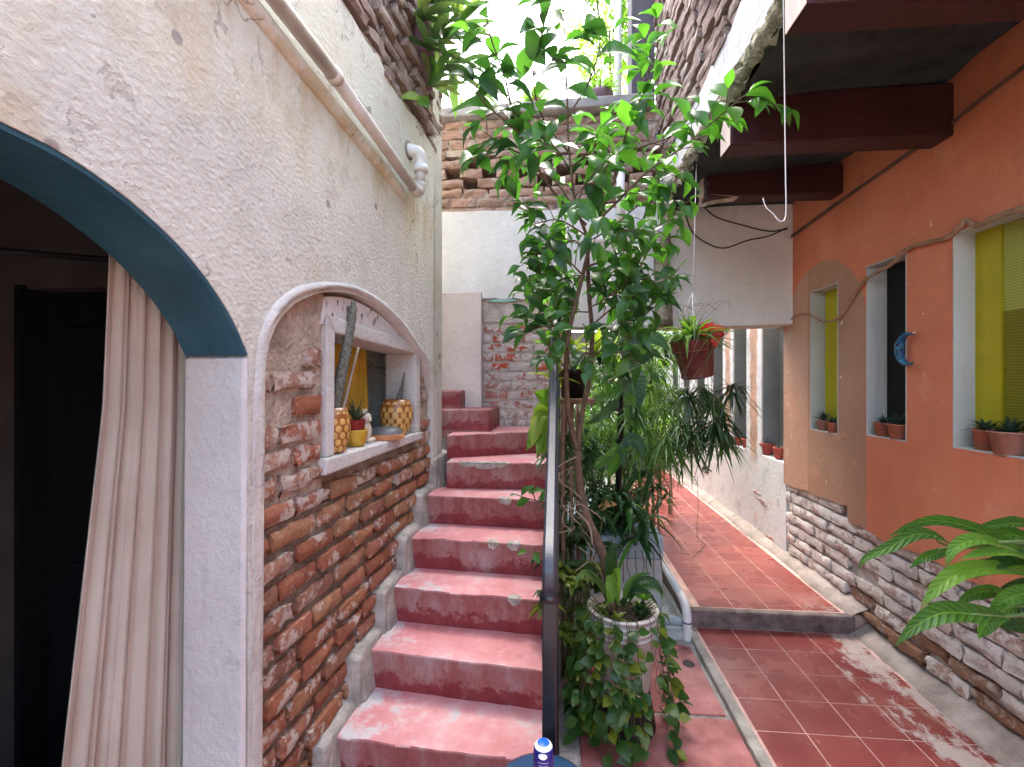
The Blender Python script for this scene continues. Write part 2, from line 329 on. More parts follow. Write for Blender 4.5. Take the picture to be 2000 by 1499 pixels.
MT = {}
def mats():
    M = MT
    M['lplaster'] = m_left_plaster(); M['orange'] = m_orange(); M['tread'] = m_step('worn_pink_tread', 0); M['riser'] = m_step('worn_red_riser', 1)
    M['tile'] = m_tile()
    M['grout'] = simple('pale_grout', (.55, .36, .30), .9, .3, 12)
    M['cement'] = simple('grey_cement', (.36, .33, .29), .92, .4, 7, .8, 45, .012, .15)
    M['cement_pink'] = simple('pinkish_cement', (.33, .27, .235), .92, .35, 6, .7, 40, .012, .15)
    M['kerb'] = simple('dark_red_kerb', (.16, .085, .08), .8, .6, 9, .6, 30, .01, .25, col2=(.27, .21, .19))
    M['pinkfloor'] = simple('faded_red_floor', (.34, .085, .075), .5, .3, 6, .4, 30, .008, .4, col2=(.52, .21, .19))
    M['mortar'] = simple('lime_mortar', (.42, .35, .29), .95, .4, 9, 1.0, 45, .02, .1)
    M['mortar_dark'] = simple('dark_mortar', (.24, .19, .15), .95, .4, 9, 1.0, 45, .02, .1)
    M['mortar_white'] = simple('white_mortar', (.60, .53, .48), .95, .3, 9, .9, 45, .02, .1)
    M['white'] = m_white('white_limewash', (.60, .58, .55), dirt=.7); M['back_white'] = m_white('bright_limewash', (.76, .76, .74), dirt=.25)
    M['frame_white'] = m_white('rough_white_plaster', (.69, .68, .66), dirt=.5, bs=60, bst=1.0)
    M['jamb_white'] = m_white('smooth_white_plaster', (.63, .625, .615), dirt=.5, bs=40, bst=.6)
    M['pier'] = m_white('pinkish_limewash', (.68, .60, .57), dirt=.4)
    M['farwhite'] = m_far_white()
    g = G('teal_paint'); n1 = g.noise(5, 6, .7); n2 = g.noise(22, 6, .75)
    c = g.ramp(n1, [(.3, (.018, .070, .105)), (.7, (.040, .130, .175))]); c = g.mix(g.step(g.noise(13, 6, .8, g._vm(g.pos, (1, .4, 1))), .68, .71), c, (.30, .36, .38))
    M['teal'] = g.fin(c, .5, g.bump(g.math('ADD', n2, n1), .5, .008), .35)
    M['brick_red'] = brickmat('old_red_brick', [(.38, .15, .09), (.48, .21, .12), (.42, .22, .12), (.50, .27, .16), (.33, .17, .12), (.46, .20, .13)], (.58, .49, .42), .43)
    M['brick_pale'] = brickmat('limewashed_brick', [(.50, .17, .10), (.46, .24, .17), (.42, .26, .2), (.48, .30, .23)], (.56, .48, .43), .56, 11)
    M['brick_white'] = brickmat('whitewashed_brick', [(.60, .46, .39), (.66, .52, .45), (.56, .37, .29), (.68, .56, .50)], (.78, .70, .64), .62, 8)
    M['brick_brown'] = brickmat('bare_brown_brick', [(.38, .20, .12), (.44, .26, .17), (.34, .20, .14)], (.5, .40, .33), .42, 8)
    M['brick_top'] = brickmat('weathered_grey_brick', [(.36, .26, .22), (.44, .33, .28), (.30, .22, .19), (.48, .38, .32)], (.5, .43, .38), .4, 6)
    M['brick_lat'] = brickmat('pale_parapet_brick', [(.50, .32, .25), (.55, .36, .28), (.46, .32, .26), (.54, .40, .33)], (.62, .54, .48), .4, 6)
    M['brick_back'] = brickmat('partly_painted_brick', [(.60, .13, .06), (.52, .22, .17), (.58, .30, .26), (.55, .16, .10)], (.68, .61, .58), .6, 7)
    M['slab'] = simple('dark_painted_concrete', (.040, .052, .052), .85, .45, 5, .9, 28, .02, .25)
    M['moss'] = simple('mossy_concrete', (.16, .15, .06), .95, .5, 14, 1.0, 40, .03, .1, col2=(.52, .47, .36))
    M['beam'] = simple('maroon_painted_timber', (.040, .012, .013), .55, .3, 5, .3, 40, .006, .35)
    M['beam_end'] = simple('highlight_beam_end', (.62, .48, .44), .8, .2, 10, .4, 50)  # pale colour carries the highlight on the maroon beam ends
    M['chip'] = simple('bare_pale_cement', (.50, .44, .37), .95, .5, 30, 1, 60, .02, .1, col2=(.66, .62, .55))
    M['concrete'] = simple('crumbled_concrete', (.42, .33, .28), .95, .4, 14, 1, 40, .02, .1)
    M['pvc'] = simple('dirty_pvc', (.60, .55, .48), .45, .25, 6, .1, 40, .002, .4, col2=(.68, .64, .58))
    M['pvc_white'] = simple('white_pvc', (.76, .75, .72), .35, .08, 8, .05, 40, .001, .45)
    M['pvc_grey'] = simple('grey_pvc', (.36, .42, .42), .5, .2, 10, .1, 40, .002, .35)
    g = G('cream_cotton'); n1 = g.noise(3, 5, .65); wv = g.n('ShaderNodeTexWave', Vector=g.pos, Scale=160.0, Distortion=1.0).outputs['Fac']
    c = g.ramp(n1, [(.3, (.52, .48, .40)), (.7, (.66, .63, .55))]); c = g.mix(g.math('MULTIPLY', g.step(g.noise(6, 5, .7), .62, .72), .3), c, (.36, .30, .22))
    g.fin(c, .95, g.bump(g.math('ADD', g.noise(14, 4), g.math('MULTIPLY', wv, .2)), .5, .008), .1); tr = g.n('ShaderNodeBsdfTranslucent', Color=c); mx = g.n('ShaderNodeMixShader', Fac=.25)
    g.t.links.new(g.b.outputs[0], mx.inputs[1]); g.t.links.new(tr.outputs[0], mx.inputs[2]); g.t.links.new(mx.outputs[0], g.out.inputs[0]); M['curtain'] = g.m
    M['ycurtain'] = simple('mustard_cloth', (.50, .33, .05), .9, .15, 5, .3, 200, .001, .1)
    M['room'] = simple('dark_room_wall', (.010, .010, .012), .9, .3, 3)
    M['darkwood'] = simple('dark_wood', (.008, .008, .010), .6, .3, 8)
    M['frame_brown'] = simple('brown_door_frame', (.085, .07, .065), .8, .2, 5)
    M['black'] = simple('black_enamel', (.012, .013, .016), .28, .2, 20, .1, 60, .001, .6)
    M['railtop'] = simple('worn_rail_steel', (.035, .040, .052), .34, .35, 12, .15, 80, .001, .5)
    M['terracotta'] = simple('terracotta', (.42, .16, .10), .85, .25, 16, .3, 90, .003, .2)
    M['terracotta2'] = simple('dusty_terracotta', (.40, .20, .15), .88, .25, 16, .3, 90, .003, .2)
    M['redplastic'] = simple('red_plastic', (.46, .085, .065), .45, .15, 10, .05, 60, .001, .4)
    M['hangpot'] = simple('oxblood_plastic', (.155, .040, .036), .42, .2, 8, .08, 60, .001, .45)
    M['blackpot'] = simple('black_nursery_plastic', (.012, .012, .013), .5, .3, 10)
    M['soil'] = simple('potting_soil', (.05, .035, .025), .95, .5, 30, 1, 80, .02, .1)
    M['bark'] = simple('brown_bark', (.14, .095, .065), .9, .4, 18, .9, 50, .008, .15)
    M['twig'] = simple('grey_twig', (.30, .24, .18), .9, .3, 18, .5, 60, .003, .15)
    M['stem'] = simple('green_stem', (.10, .16, .05), .6, .3, 18, .1, 60, .001, .3)
    M['post'] = simple('grey_brown_post', (.20, .145, .10), .9, .4, 12, .8, 50, .006, .15)
    M['leaf'] = leafmat('glossy_tree_leaf', (.016, .050, .018), (.030, .095, .022), (.065, .19, .03), .36, .33)
    M['leaf_light'] = leafmat('young_tree_leaf', (.035, .12, .022), (.07, .20, .03), (.12, .29, .045), .45, .35)
    M['vine'] = leafmat('vine_leaf', (.018, .062, .012), (.036, .105, .016), (.17, .21, .02), .27, .38)
    M['lily'] = leafmat('broad_glossy_leaf', (.03, .11, .015), (.065, .20, .025), (.16, .32, .03), .38, .3)
    M['lily_dark'] = leafmat('dark_glossy_leaf', (.012, .045, .014), (.022, .07, .02), (.035, .10, .025), .25, .3)
    M['spider'] = leafmat('narrow_green_leaf', (.03, .085, .022), (.075, .17, .04), (.16, .27, .06), .35, .4)
    M['spider_dark'] = leafmat('dark_narrow_leaf', (.016, .04, .016), (.035, .075, .025), (.07, .12, .04), .25, .4)
    M['rosette'] = leafmat('yellow_green_leaf', (.05, .14, .02), (.13, .25, .03), (.32, .40, .06), .4, .4)
    M['dieff'] = leafmat('blue_green_leaf', (.035, .10, .055), (.06, .15, .075), (.10, .20, .10), .3, .4)
    M['epi'] = leafmat('hazed_strap_leaf', (.055, .11, .05), (.09, .16, .07), (.18, .22, .08), .3, .45)  # leaf colour greyed to carry the haze in front of the bright sky
    M['succ'] = leafmat('dark_succulent', (.02, .045, .03), (.035, .07, .045), (.06, .10, .06), .08, .45)
    M['fern'] = leafmat('sunlit_foliage', (.07, .15, .025), (.13, .23, .04), (.24, .30, .05), .4, .5)
    M['lily_v'] = leafmat('veined_broad_leaf', (.020, .075, .012), (.045, .15, .020), (.13, .28, .03), .33, .3, True)
    M['lily_dark_v'] = leafmat('veined_dark_leaf', (.010, .038, .012), (.018, .060, .016), (.030, .09, .022), .22, .3, True)
    M['dieff_v'] = leafmat('veined_blue_green_leaf', (.030, .085, .048), (.05, .13, .065), (.12, .22, .12), .3, .4, True)
    M['dead'] = simple('dry_leaf', (.32, .20, .08), .9, .4, 12, .3, 60)
    M['redpetal'] = leafmat('red_petal', (.55, .02, .03), (.65, .05, .05), (.72, .12, .10), .3, .4)
    M['yellowpaint'] = simple('mustard_green_paint', (.42, .36, .010), .5, .12, 6, .1, 60, .002, .35)
    M['pane'] = m_glass('ribbed_olive_glass', (.23, .21, .010)); M['pane_pale'] = m_glass('ribbed_pale_glass', (.46, .47, .09))
    M['darkpane'] = simple('dark_pane', (.007, .006, .006), .35, .2, 4, 0, spec=.2)
    M['reveal'] = m_white('grey_green_reveal', (.54, .55, .51), dirt=.3); M['slotgrey'] = simple('grey_painted_slot', (.22, .235, .235), .8, .15, 3, .3, 50)
    M['ywood'] = simple('yellow_glaze', (.62, .36, .02), .3, .3, 14, .3, 60, .003, .5, col2=(.68, .45, .06))
    M['honey'] = simple('brown_glaze', (.27, .10, .025), .3, .35, 14, .2, 70, .002, .5); M['honey2'] = simple('honey_glaze_dimple', (.62, .38, .12), .35, .2, 20, .1, 70, .002, .5)
    M['ceramic'] = simple('cream_ceramic', (.68, .60, .48), .4, .1, 10, .1, 60, .002, .45)
    M['claygrey'] = simple('grey_glazed_clay', (.10, .105, .115), .45, .25, 8); M['clayorange'] = simple('bare_orange_clay', (.45, .20, .09), .85, .2, 20)
    M['cactus'] = simple('grey_green_cactus', (.085, .10, .075), .8, .5, 90, 1, 120, .01, .2, col2=(.28, .29, .24))
    M['moon'] = simple('blue_metallic_glaze', (.006, .055, .14), .25, .5, 22, .2, 50, .004, .6, col2=(.03, .17, .29)); M['moondark'] = simple('dark_blue_glaze', (.005, .015, .045), .3, .2, 10, 0)
    M['cable'] = simple('brown_cable', (.14, .085, .06), .7, .3, 20, .1, 60, .001); M['blackcable'] = simple('black_cable', (.02, .017, .016), .6, .3, 20, 0)
    M['wire'] = simple('white_wire', (.78, .77, .75), .5, .05, 20, 0); M['vinewood'] = simple('dry_vine', (.33, .20, .12), .9, .35, 25, .6, 80, .003, .15)
    M['bucket'] = simple('aged_white_bucket', (.40, .35, .30), .5, .22, 9, .15, 50, .002, .35); M['rim'] = simple('white_bucket_rim', (.60, .57, .52), .4, .1, 9, 0); M['rust'] = simple('red_brown_print', (.24, .07, .045), .6, .4, 9, .1)
    M['jug'] = simple('blue_polycarbonate', (.025, .075, .15), .22, .15, 5, .05, 30, .001, .5); M['can'] = simple('cobalt_can', (.012, .014, .16), .25, .2, 6, 0, spec=.5); M['cap'] = simple('bright_blue_cap', (.005, .10, .72), .3, .1, 6, 0); M['print'] = simple('white_print', (.78, .80, .84), .5, .05, 6, 0)  # the white print also colours the highlight painted round the can top
    M['ledgeblue'] = m_white('pale_blue_paint', (.42, .55, .60), dirt=.35); M['ledgegrey'] = m_white('pale_grey_cement', (.50, .53, .50), dirt=.5)
    M['wicker'] = simple('woven_brown', (.19, .125, .08), .9, .5, 60, 1, 90, .01, .15); M['purplepot'] = simple('purple_clay', (.15, .085, .10), .7, .3, 12); M['coping'] = simple('grey_coping', (.36, .35, .34), .9, .35, 6, .6, 40)
    M['darkpillar'] = simple('dark_plastered_pillar', (.10, .09, .10), .9, .35, 4, .4, 30); M['ink'] = simple('black_paint_line', (.015, .015, .018), .8, .1, 5, 0); M['ground'] = simple('earth', (.17, .13, .10), .95, .3, 2)
    M['bucketprint'] = M['rust']
mats(); M = MT
# ------------------------------------------------------------------ brick pieces
def brick_meshes(mat, tagname, n=7, seed=3, chip=.16):
    rr = random.Random(seed); out = []
    for k in range(n):
        nx, nz = 4, 3; vs = []; b = MB()
        for j in range(nz + 1):
            for i in range(nx + 1):
                ex = i in (0, nx); ez = j in (0, nz)
                x = -.5 + i / nx; z = -.5 + j / nz; y = -.5 + rr.uniform(-.06, .10)
                if ex: x -= math.copysign(rr.uniform(0, chip * .35), x)
                if ez: z -= math.copysign(rr.uniform(0, chip), z)
                if ex or ez: y += rr.uniform(.02, .14)
                if not ex: x += rr.uniform(-.04, .04)
                vs.append((x, y, z))
        ring = [i for i in range(nx + 1)] + [j * (nx + 1) + nx for j in range(1, nz + 1)] + [nz * (nx + 1) + i for i in range(nx - 1, -1, -1)] + [j * (nx + 1) for j in range(nz - 1, 0, -1)]
        fs = [(j * (nx + 1) + i, j * (nx + 1) + i + 1, (j + 1) * (nx + 1) + i + 1, (j + 1) * (nx + 1) + i) for j in range(nz) for i in range(nx)]
        m = len(vs)
        L_ = len(ring)
        for q, r_ in enumerate(ring): vs.append((vs[r_][0], .5, vs[r_][2]))
        for q, r_ in enumerate(ring): vs.append(vs[r_])
        for q in range(L_): fs.append((m + L_ + q, m + q, m + (q + 1) % L_, m + L_ + (q + 1) % L_))
        b.add(vs, fs); out.append(b.mesh('brick', mat, True))
    return out
BR = {k: brick_meshes(M[k], k, 7, i + 3, c) for i, (k, c) in enumerate([('brick_red', .13), ('brick_pale', .22), ('brick_white', .09), ('brick_brown', .2), ('brick_top', .14), ('brick_lat', .07), ('brick_back', .12)])}
def put_brick(kind, c, along, nrm, L, H, D, parent, tilt=0):
    a = V(along).normalized(); n = V(nrm).normalized(); z = V((0, 0, 1))
    mt = Matrix((( a.x, -n.x, 0, 0), (a.y, -n.y, 0, 0), (a.z, -n.z, 1, 0), (0, 0, 0, 1)))
    mt = Matrix.Translation(V(c)) @ mt @ Matrix.Rotation(tilt, 4, 'Y') @ Matrix.Diagonal((L, D, H, 1))
    return inst('brick', R.choice(BR[kind]), mt, parent)

def noisy_line(a, b, n, amp):
    return [(a[0] + (b[0] - a[0]) * i / n, a[1] + (b[1] - a[1]) * i / n + (rnd(-amp, amp) if 0 < i < n else 0)) for i in range(n + 1)]
def refine(loop, step=.25):
    out = []
    for i, p in enumerate(loop):
        q = loop[(i + 1) % len(loop)]; d = math.hypot(q[0] - p[0], q[1] - p[1]); k = max(1, int(d / step))
        out += [(p[0] + (q[0] - p[0]) * t / k, p[1] + (q[1] - p[1]) * t / k) for t in range(k)]
    return out

# ------------------------------------------------------------------ ground and floors
def floors():
    g = MB().add([(-60, -60, -.03), (60, -60, -.03), (60, 60, -.03), (-60, 60, -.03)], [(0, 1, 2, 3)]).build('ground', M['ground'], fix=False); tag(g, kind='structure')
    # faded red cement floor in slabs
    p = MB().box(-1.6, .905, -3, 3.02, -.02, -.004).build('courtyard_floor', M['cement']); tag(p, kind='structure')
    for (x0, x1, y0, y1) in [(-.90, .60, -.4, .95), (.12, .86, .97, 2.30), (.12, .84, 2.325, 2.93), (-.9, .1, .97, 1.9), (.62, .88, -.4, .95)]:
        b = MB().box(x0, x1, y0, y1, -.012, .004 + rnd(0, .002)).build('floor_slab', M['pinkfloor'], p, bevel=.006)
    # lower tiled floor
    T = .222
    tf = MB().box(.885, 2.2, -3, 3.13, -.02, .0285).build('tiled_floor', M['grout']); tag(tf, kind='structure')
    MB().box(.862, .915, -3, 3.10, -.02, .031).build('edge_strip', M['cement'], tf, bevel=.008)
    tm = [MB().box(-.5, .5, -.5, .5, -.5, .5).mesh('tile', M['tile']) for _ in range(1)]
    def tiles(par, x0, x1, y0, y1, z, rot=0):
        y = y1
        while y > y0:
            h = min(T, y - y0); x = x0
            while x < x1 - .03:
                w_ = min(T, x1 - x)
                mt = Matrix.Translation((x + w_ / 2, y - h / 2, z + rnd(-.0003, .0004))) @ Matrix.Rotation(rnd(-.003, .003), 4, "X") @ Matrix.Rotation(rnd(-.003, .003), 4, "Y") @ Matrix.Diagonal((w_ - .006, h - .006, .012, 1))
                inst('tile', tm[0], mt, par); x += T
            y -= T
    tiles(tf, .925, 1.87, .25, 3.09, .024)
    # raised path with a kerb
    pa = MB().box(.875, 2.2, 3.13, 9.2, -.02, .1330).build('raised_path', M['grout']); tag(pa, kind='structure')
    MB().box(.87, 1.91, 3.095, 3.155, .0, .137).build('kerb', M['kerb'], pa, bevel=.012)
    e = MB(); e.hexa([(.862, 3.10, .0), (.93, 3.16, .0), (.955, 9, .0), (.85, 9, .0)], [(.872, 3.11, .136), (.925, 3.16, .139), (.96, 9, .139), (.875, 9, .136)]); e.build('edge_strip', M['cement_pink'], pa, bevel=.015)
    tiles(pa, .97, 1.88, 3.16, 9.0, .1285)
    # cement foot along the right wall
    def foot(y0, y1, xf, z0, z1, par):
        n = int((y1 - y0) / .05); vs = []
        for i in range(n + 1):
            y = y0 + (y1 - y0) * i / n; x = xf + .012 * math.sin(y * 5) + rnd(-.006, .006)
            vs += [(x, y, z0 - .03), (x + .006, y, z0 + .004 + rnd(0, .003)), (x + .045, y, z0 + .030 + rnd(-.006, .008)), (x + .075, y, z1 * .6 + z0 * .4 + rnd(-.01, .01)), (x + .13, y, z1 + rnd(-.012, .012)), (2.1, y, z1)]
        MB().add(vs, [(i * 6 + j, i * 6 + j + 1, (i + 1) * 6 + j + 1, (i + 1) * 6 + j) for i in range(n) for j in range(5)]).build('cement_foot', M['cement_pink'], par, True)
    foot(-.5, 3.10, 1.868, .028, .11, tf); foot(3.10, 9.1, 1.878, .138, .21, pa)
    # strip between stair and path
    b = MB().box(.08, .875, 2.97, 9.2, -.02, .06).build('planting_bed', M['ledgegrey']); tag(b, kind='structure')
    for i in range(5): MB().box(.42, .84, 3.0 + .3 * i, 3.29 + .3 * i, .05, .074 + rnd(0, .004)).build('floor_slab', M['ledgegrey'], b, bevel=.006)
    d = MB().lathe([(.001, 0), (.028, 0), (.033, .002), (.036, -.003)], Matrix.Translation(onZ(1345, 1297, .006)), 16).build('floor_drain', M['blackpot'], p)
floors()

# ------------------------------------------------------------------ left house wall
SEND = 1.924
arch_px = [(0, 245), (60, 265), (120, 300), (200, 350), (280, 410), (360, 490), (420, 570), (460, 630), (487, 690)]
half = [(-.62, 2.09), (-.53, 2.083), (-.446, 2.063), (-.354, 2.028), (-.242, 1.967), (-.142, 1.885), (-.066, 1.80), (-.012, 1.712)]
door = [(-.62 * 2 - s, z) for s, z in reversed(half[1:])]       # mirrored near side
door_loop = [(-.02, -.05), (-.008, .6), (-.012, 1.712)] + arcpts(half[::-1], 4)[1:] + arcpts([half[0]] + [(-1.24 - s, z) for s, z in half[1:]], 4)[1:] + [(-1.23, -.05)]
inner = arcpts([(.062, 1.66), (.085, 1.76), (.145, 1.85), (.262, 1.93), (.466, 1.997), (.732, 2.02), (1.082, 1.965), (1.40, 1.845), (1.64, 1.69), (1.765, 1.46), (1.79, 1.2)], 4)
outer = arcpts([(.008, 1.69), (.03, 1.80), (.095, 1.895), (.228, 1.98), (.466, 2.047), (.70, 2.066), (1.03, 2.025), (1.34, 1.912), (1.64, 1.765), (1.815, 1.52), (1.835, 1.2)], 4)
niche_loop = [(.045, -.05)] + [(.05, .6)] + inner + [(1.80, .4), (1.80, -.05)]
win = [(.50, 1.305), (1.462, 1.305), (1.458, 1.80), (.508, 1.835)]
def left_wall():
    t = thing('plastered_house_wall', LW(.5, 0, -.1), 'tall cream plastered house wall with arched doorway and brick niche beside the stairs', 'wall')
    top = noisy_line((SEND, 3.205), (-1.7, 3.33), 28, .022)
    f = lambda s, z, o: LW(s, z, o)
    a = MB().plate([(-1.7, -.05), (-1.3, -.06), (SEND, -.05)] + top, [door_loop, niche_loop], f, -.068, 0); a.build('plaster_face', M['lplaster'], t)
    core = [(-2.6, -.06), (SEND, -.06), (SEND, 5.2), (-2.6, 5.2)]
    dl = [(s * 1.0 + (0), z) for s, z in door_loop]
    MB().plate([(-1.7, -.05), (-1.3, -.06), (SEND - .002, -.05), (SEND - .002, 4.75), (-1.7, 4.75)], [dl, win], f, -.205, -.069).build('mortar_core', M['mortar'], t)
    # end return of the wall behind the corner
    MB().plate([(-3.4, -.05), (0, -.05), (0, 4.75), (-3.4, 4.75)], [], lambda x, z, o: LW(SEND, z, 0) + LN * (x * .9) + LU * o + V((0, 0, 0)), -.20, -.004).build('return_wall', M['lplaster'], t)
    # door soffit and jamb linings
    sf = MB(); arc = door_loop[2:-1]
    for i in range(len(arc) - 1):
        (s0, z0), (s1, z1) = arc[i], arc[i + 1]
        def inn(s, z, k=.012):
            dx, dz = -.62 - s, 1.45 - z; l = math.hypot(dx, dz); return (s + dx / l * k, z + dz / l * k)
        a0, a1 = inn(s0, z0), inn(s1, z1)
        sf.hexa([LW(*a0, -.004), LW(*a1, -.004), LW(*a1, -.21), LW(*a0, -.21)], [LW(s0, z0, -.004), LW(s1, z1, -.004), LW(s1, z1, -.21), LW(s0, z0, -.21)])
    sf.build('arch_soffit', M['teal'], t)
    jb = MB().hexa([LW(-.035, 0, -.012), LW(-.021, 0, -.003), LW(-.021, 0, -.215), LW(-.035, 0, -.215)], [LW(-.022, 1.70, -.012), LW(-.008, 1.705, -.003), LW(-.008, 1.705, -.215), LW(-.022, 1.70, -.215)])
    jb.build('door_jamb', M['jamb_white'], t, bevel=.005)
    # raised moulding round the niche: left leg, arch, right leg
    leg_ = [(.026 + .0 * q, .1 * q) for q in range(16)]
    path = [(a_ + rnd(-.004, .004), b_) for a_, b_ in leg_] + [((a_[0] + b_[0]) / 2, (a_[1] + b_[1]) / 2) for a_, b_ in zip(inner, outer)]
    wid = [.031] * 16 + [math.hypot(a_[0] - b_[0], a_[1] - b_[1]) / 2 * .86 for a_, b_ in zip(inner, outer)]
    path += [(1.818, .8), (1.815, .0)]; wid += [.02, .02]
    vs = []; n = 9
    for i, (s, z) in enumerate(path):
        p0 = path[max(0, i - 1)]; p1 = path[min(len(path) - 1, i + 1)]; tx, tz = p1[0] - p0[0], p1[1] - p0[1]; l = math.hypot(tx, tz); nx, nz = -tz / l, tx / l
        for j in range(n):
            w_ = math.pi * j / (n - 1); e = math.cos(w_); h_ = math.sin(w_) ** .6
            k = wid[i] * (1 + rnd(-.05, .05)); lf = min(1, max(0, (z - 1.35) / .35)); hh = .066 + .012 * lf; vs.append(LW(s + nx * e * k, z + nz * e * k, -.064 + (h_ * (1 - .0) if lf > .5 else min(1, h_ * 1.25)) * (hh + rnd(-.004, .004))))
    fs = [(i * n + j, i * n + j + 1, (i + 1) * n + j + 1, (i + 1) * n + j) for i in range(len(path) - 1) for j in range(n - 1)]
    MB().add(vs, fs).build('niche_moulding', M['frame_white'], t, True)
    # bricks of the niche
    def roof(s):
        for (a_, b_) in zip(inner, inner[1:]):
            if a_[0] <= s <= b_[0]: return a_[1] + (b_[1] - a_[1]) * (s - a_[0]) / max(1e-6, b_[0] - a_[0])
        return 1.66 if s < .1 else 1.3
    def tread_z(s): return .178 + .18 * math.floor((s - .42) / .27) if s > .42 else 0
    z = .02; row = 0
    while z < 2.0:
        H = .092; s = .05 - (row % 2) * .13 - rnd(0, .05)
        while s < 1.80:
            L = rnd(.20, .29); s0, s1 = max(s, .05), min(s + L, 1.79); s += L
            if s1 - s0 < .05: continue
            sc = (s0 + s1) / 2
            if z + H / 2 > min(roof(s0 + .02), roof(s1 - .02)) - .02: continue
            if z + H < tread_z(s1) - .08: continue
            if z + H > 1.262 and z < 1.90 and s1 > .43 and s0 < 1.55:
                if s0 < .36: s1 = .43
                elif s1 > 1.62: s0 = 1.55
                else: continue
            if z > 1.86 and .4 < sc < 1.62: continue
            if z > 1.75 and s0 < .16 and R.random() < .5: continue
            up = z > 1.15
            if up and R.random() < .04: continue
            kind = ('brick_pale' if R.random() < .85 else 'brick_red') if up else ('brick_red' if R.random() < .93 else 'brick_pale')
            gp = .009 if up else .018
            put_brick(kind, LW((s0 + s1) / 2, z + H / 2 + rnd(-.003, .003), -.055 + rnd(-.008, .006)), LU, LN, s1 - s0 - gp, H - gp - rnd(0, .006), .075, t, rnd(-.025, .025))
        z += H; row += 1
    inf = [(.052, 1.13), (.45, 1.13), (.45, 1.875)] + [(a_, b_ - .006) for a_, b_ in reversed(inner) if a_ <= .47]
    n_ = 10; MB().plate(inf, [], f, -.0685, -.040).build('mortar_infill', M['mortar'], t, bevel=.004)
    MB().plate([(1.53, 1.13), (1.775, 1.13), (1.775, 1.40), (1.70, 1.58), (1.53, 1.72)], [], f, -.0685, -.040).build('mortar_infill', M['mortar'], t, bevel=.004)
    MB().plate([(.052, .0), (1.79, .0), (1.79, 1.135), (.052, 1.125)], [], f, -.0685, -.046).build('mortar_infill', M['mortar_dark'], t)
    # dimpled plaster over the window
    pan = [(.44, 1.80), (1.52, 1.80), (1.60, 1.70)] + [(s, z - .03) for s, z in reversed(inner) if .44 < s < 1.62]
    pan = [(.44, 1.862), (1.53, 1.855)] + [(s, z - .02) for s, z in reversed(inner) if .46 < s < 1.50]
    g = G('dimpled_plaster'); vo = g.step(g.voro(26, g._vm(g.pos, (1, 1, .6))), .12, .3)
    dm = g.fin(g.mix(vo, (.42, .40, .40), (.68, .65, .64)), .92, g.bump(g.math('ADD', vo, g.math('MULTIPLY', g.noise(60), .4)), 1, .02), .1)
    MB().plate(pan, [], f, -.07, -.028).build('dimpled_panel', dm, t)
    # window surround: four bars proud of the brick
    def bar(p, o0, o1, name): MB().hexa([LW(*q, o0) for q in p], [LW(*q, o1) for q in p]).build(name, M['frame_white'], t, bevel=.008)
    bar([(.425, 1.250), (1.535, 1.262), (1.535, 1.309), (.425, 1.318)], -.235, -.004, 'window_sill')
    bar([(.452, 1.318), (.508, 1.318), (.515, 1.832), (.455, 1.90)], -.22, -.016, 'window_frame')
    bar([(1.452, 1.309), (1.528, 1.309), (1.53, 1.862), (1.452, 1.80)], -.22, -.016, 'window_frame')
    bar([(.515, 1.832), (1.450, 1.80), (1.53, 1.865), (.455, 1.902)], -.22, -.014, 'window_frame')
    # ledge where the thick lower coat ends
    lg = spline([LW(-1.7, 2.88, -.004), LW(-.6, 2.84, -.004), LW(.29, 2.763, -.004), LW(.8, 2.72, -.004), LW(1.16, 2.69, -.006), LW(1.27, 2.672, -.026)], 5)
    MB().tube(lg, [.034] * (len(lg) - 6) + [.033, .031, .029, .026, .020, .012], 10).build('plaster_ledge', M['lplaster'], t, True)
    # weathered brick above the plaster
    z = 3.20; row = 0
    while z < 4.68:
        H = .085; s = -.55 - (row % 2) * .13
        while s < SEND:
            L = rnd(.22, .28); s1 = min(s + L, SEND + .004); s0 = s; s += L
            if s1 - s0 < .06: continue
            put_brick('brick_top', LW((s0 + s1) / 2, z + H / 2, -.05 + rnd(-.02, .022)), LU, LN, s1 - s0 - .014, H - .016, .11, t, rnd(-.02, .02))
        z += H; row += 1
    # stepped cement band between bricks and stair
    for k in range(6):
        s0 = .43 + .27 * k; zt = .178 + .18 * k
        MB().hexa([LW(s0 - .04, zt - .22, -.075), LW(s0 + .27, zt - .22, -.075), LW(s0 + .27, zt - .22, .045), LW(s0 - .04, zt - .22, .045)],
                  [LW(s0 - .02, zt + .055, -.075), LW(s0 + .285, zt + .05, -.075), LW(s0 + .285, zt + .03, .012), LW(s0 - .02, zt + .03, .016)]).build('cement_band', M['cement'], t, bevel=.014)
        MB().hexa([LW(s0 - .075, zt - .25, -.075), LW(s0 - .03, zt - .25, -.075), LW(s0 - .03, zt - .25, .03), LW(s0 - .075, zt - .25, .03)],
                  [LW(s0 - .06, zt + .035, -.075), LW(s0 + .02, zt + .055, -.075), LW(s0 + .02, zt + .03, .02), LW(s0 - .05, zt + .015, .02)]).build('cement_band', M['cement'], t, bevel=.012)
    # room behind
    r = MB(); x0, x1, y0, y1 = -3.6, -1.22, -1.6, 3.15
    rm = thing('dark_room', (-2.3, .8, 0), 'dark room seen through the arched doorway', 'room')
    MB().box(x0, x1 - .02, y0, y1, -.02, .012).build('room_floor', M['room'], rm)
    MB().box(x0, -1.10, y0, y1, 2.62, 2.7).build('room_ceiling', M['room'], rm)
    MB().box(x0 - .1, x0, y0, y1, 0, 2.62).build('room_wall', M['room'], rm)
    MB().box(x0, -1.12, y0 - .1, y0, 0, 2.62).build('room_wall', M['room'], rm)
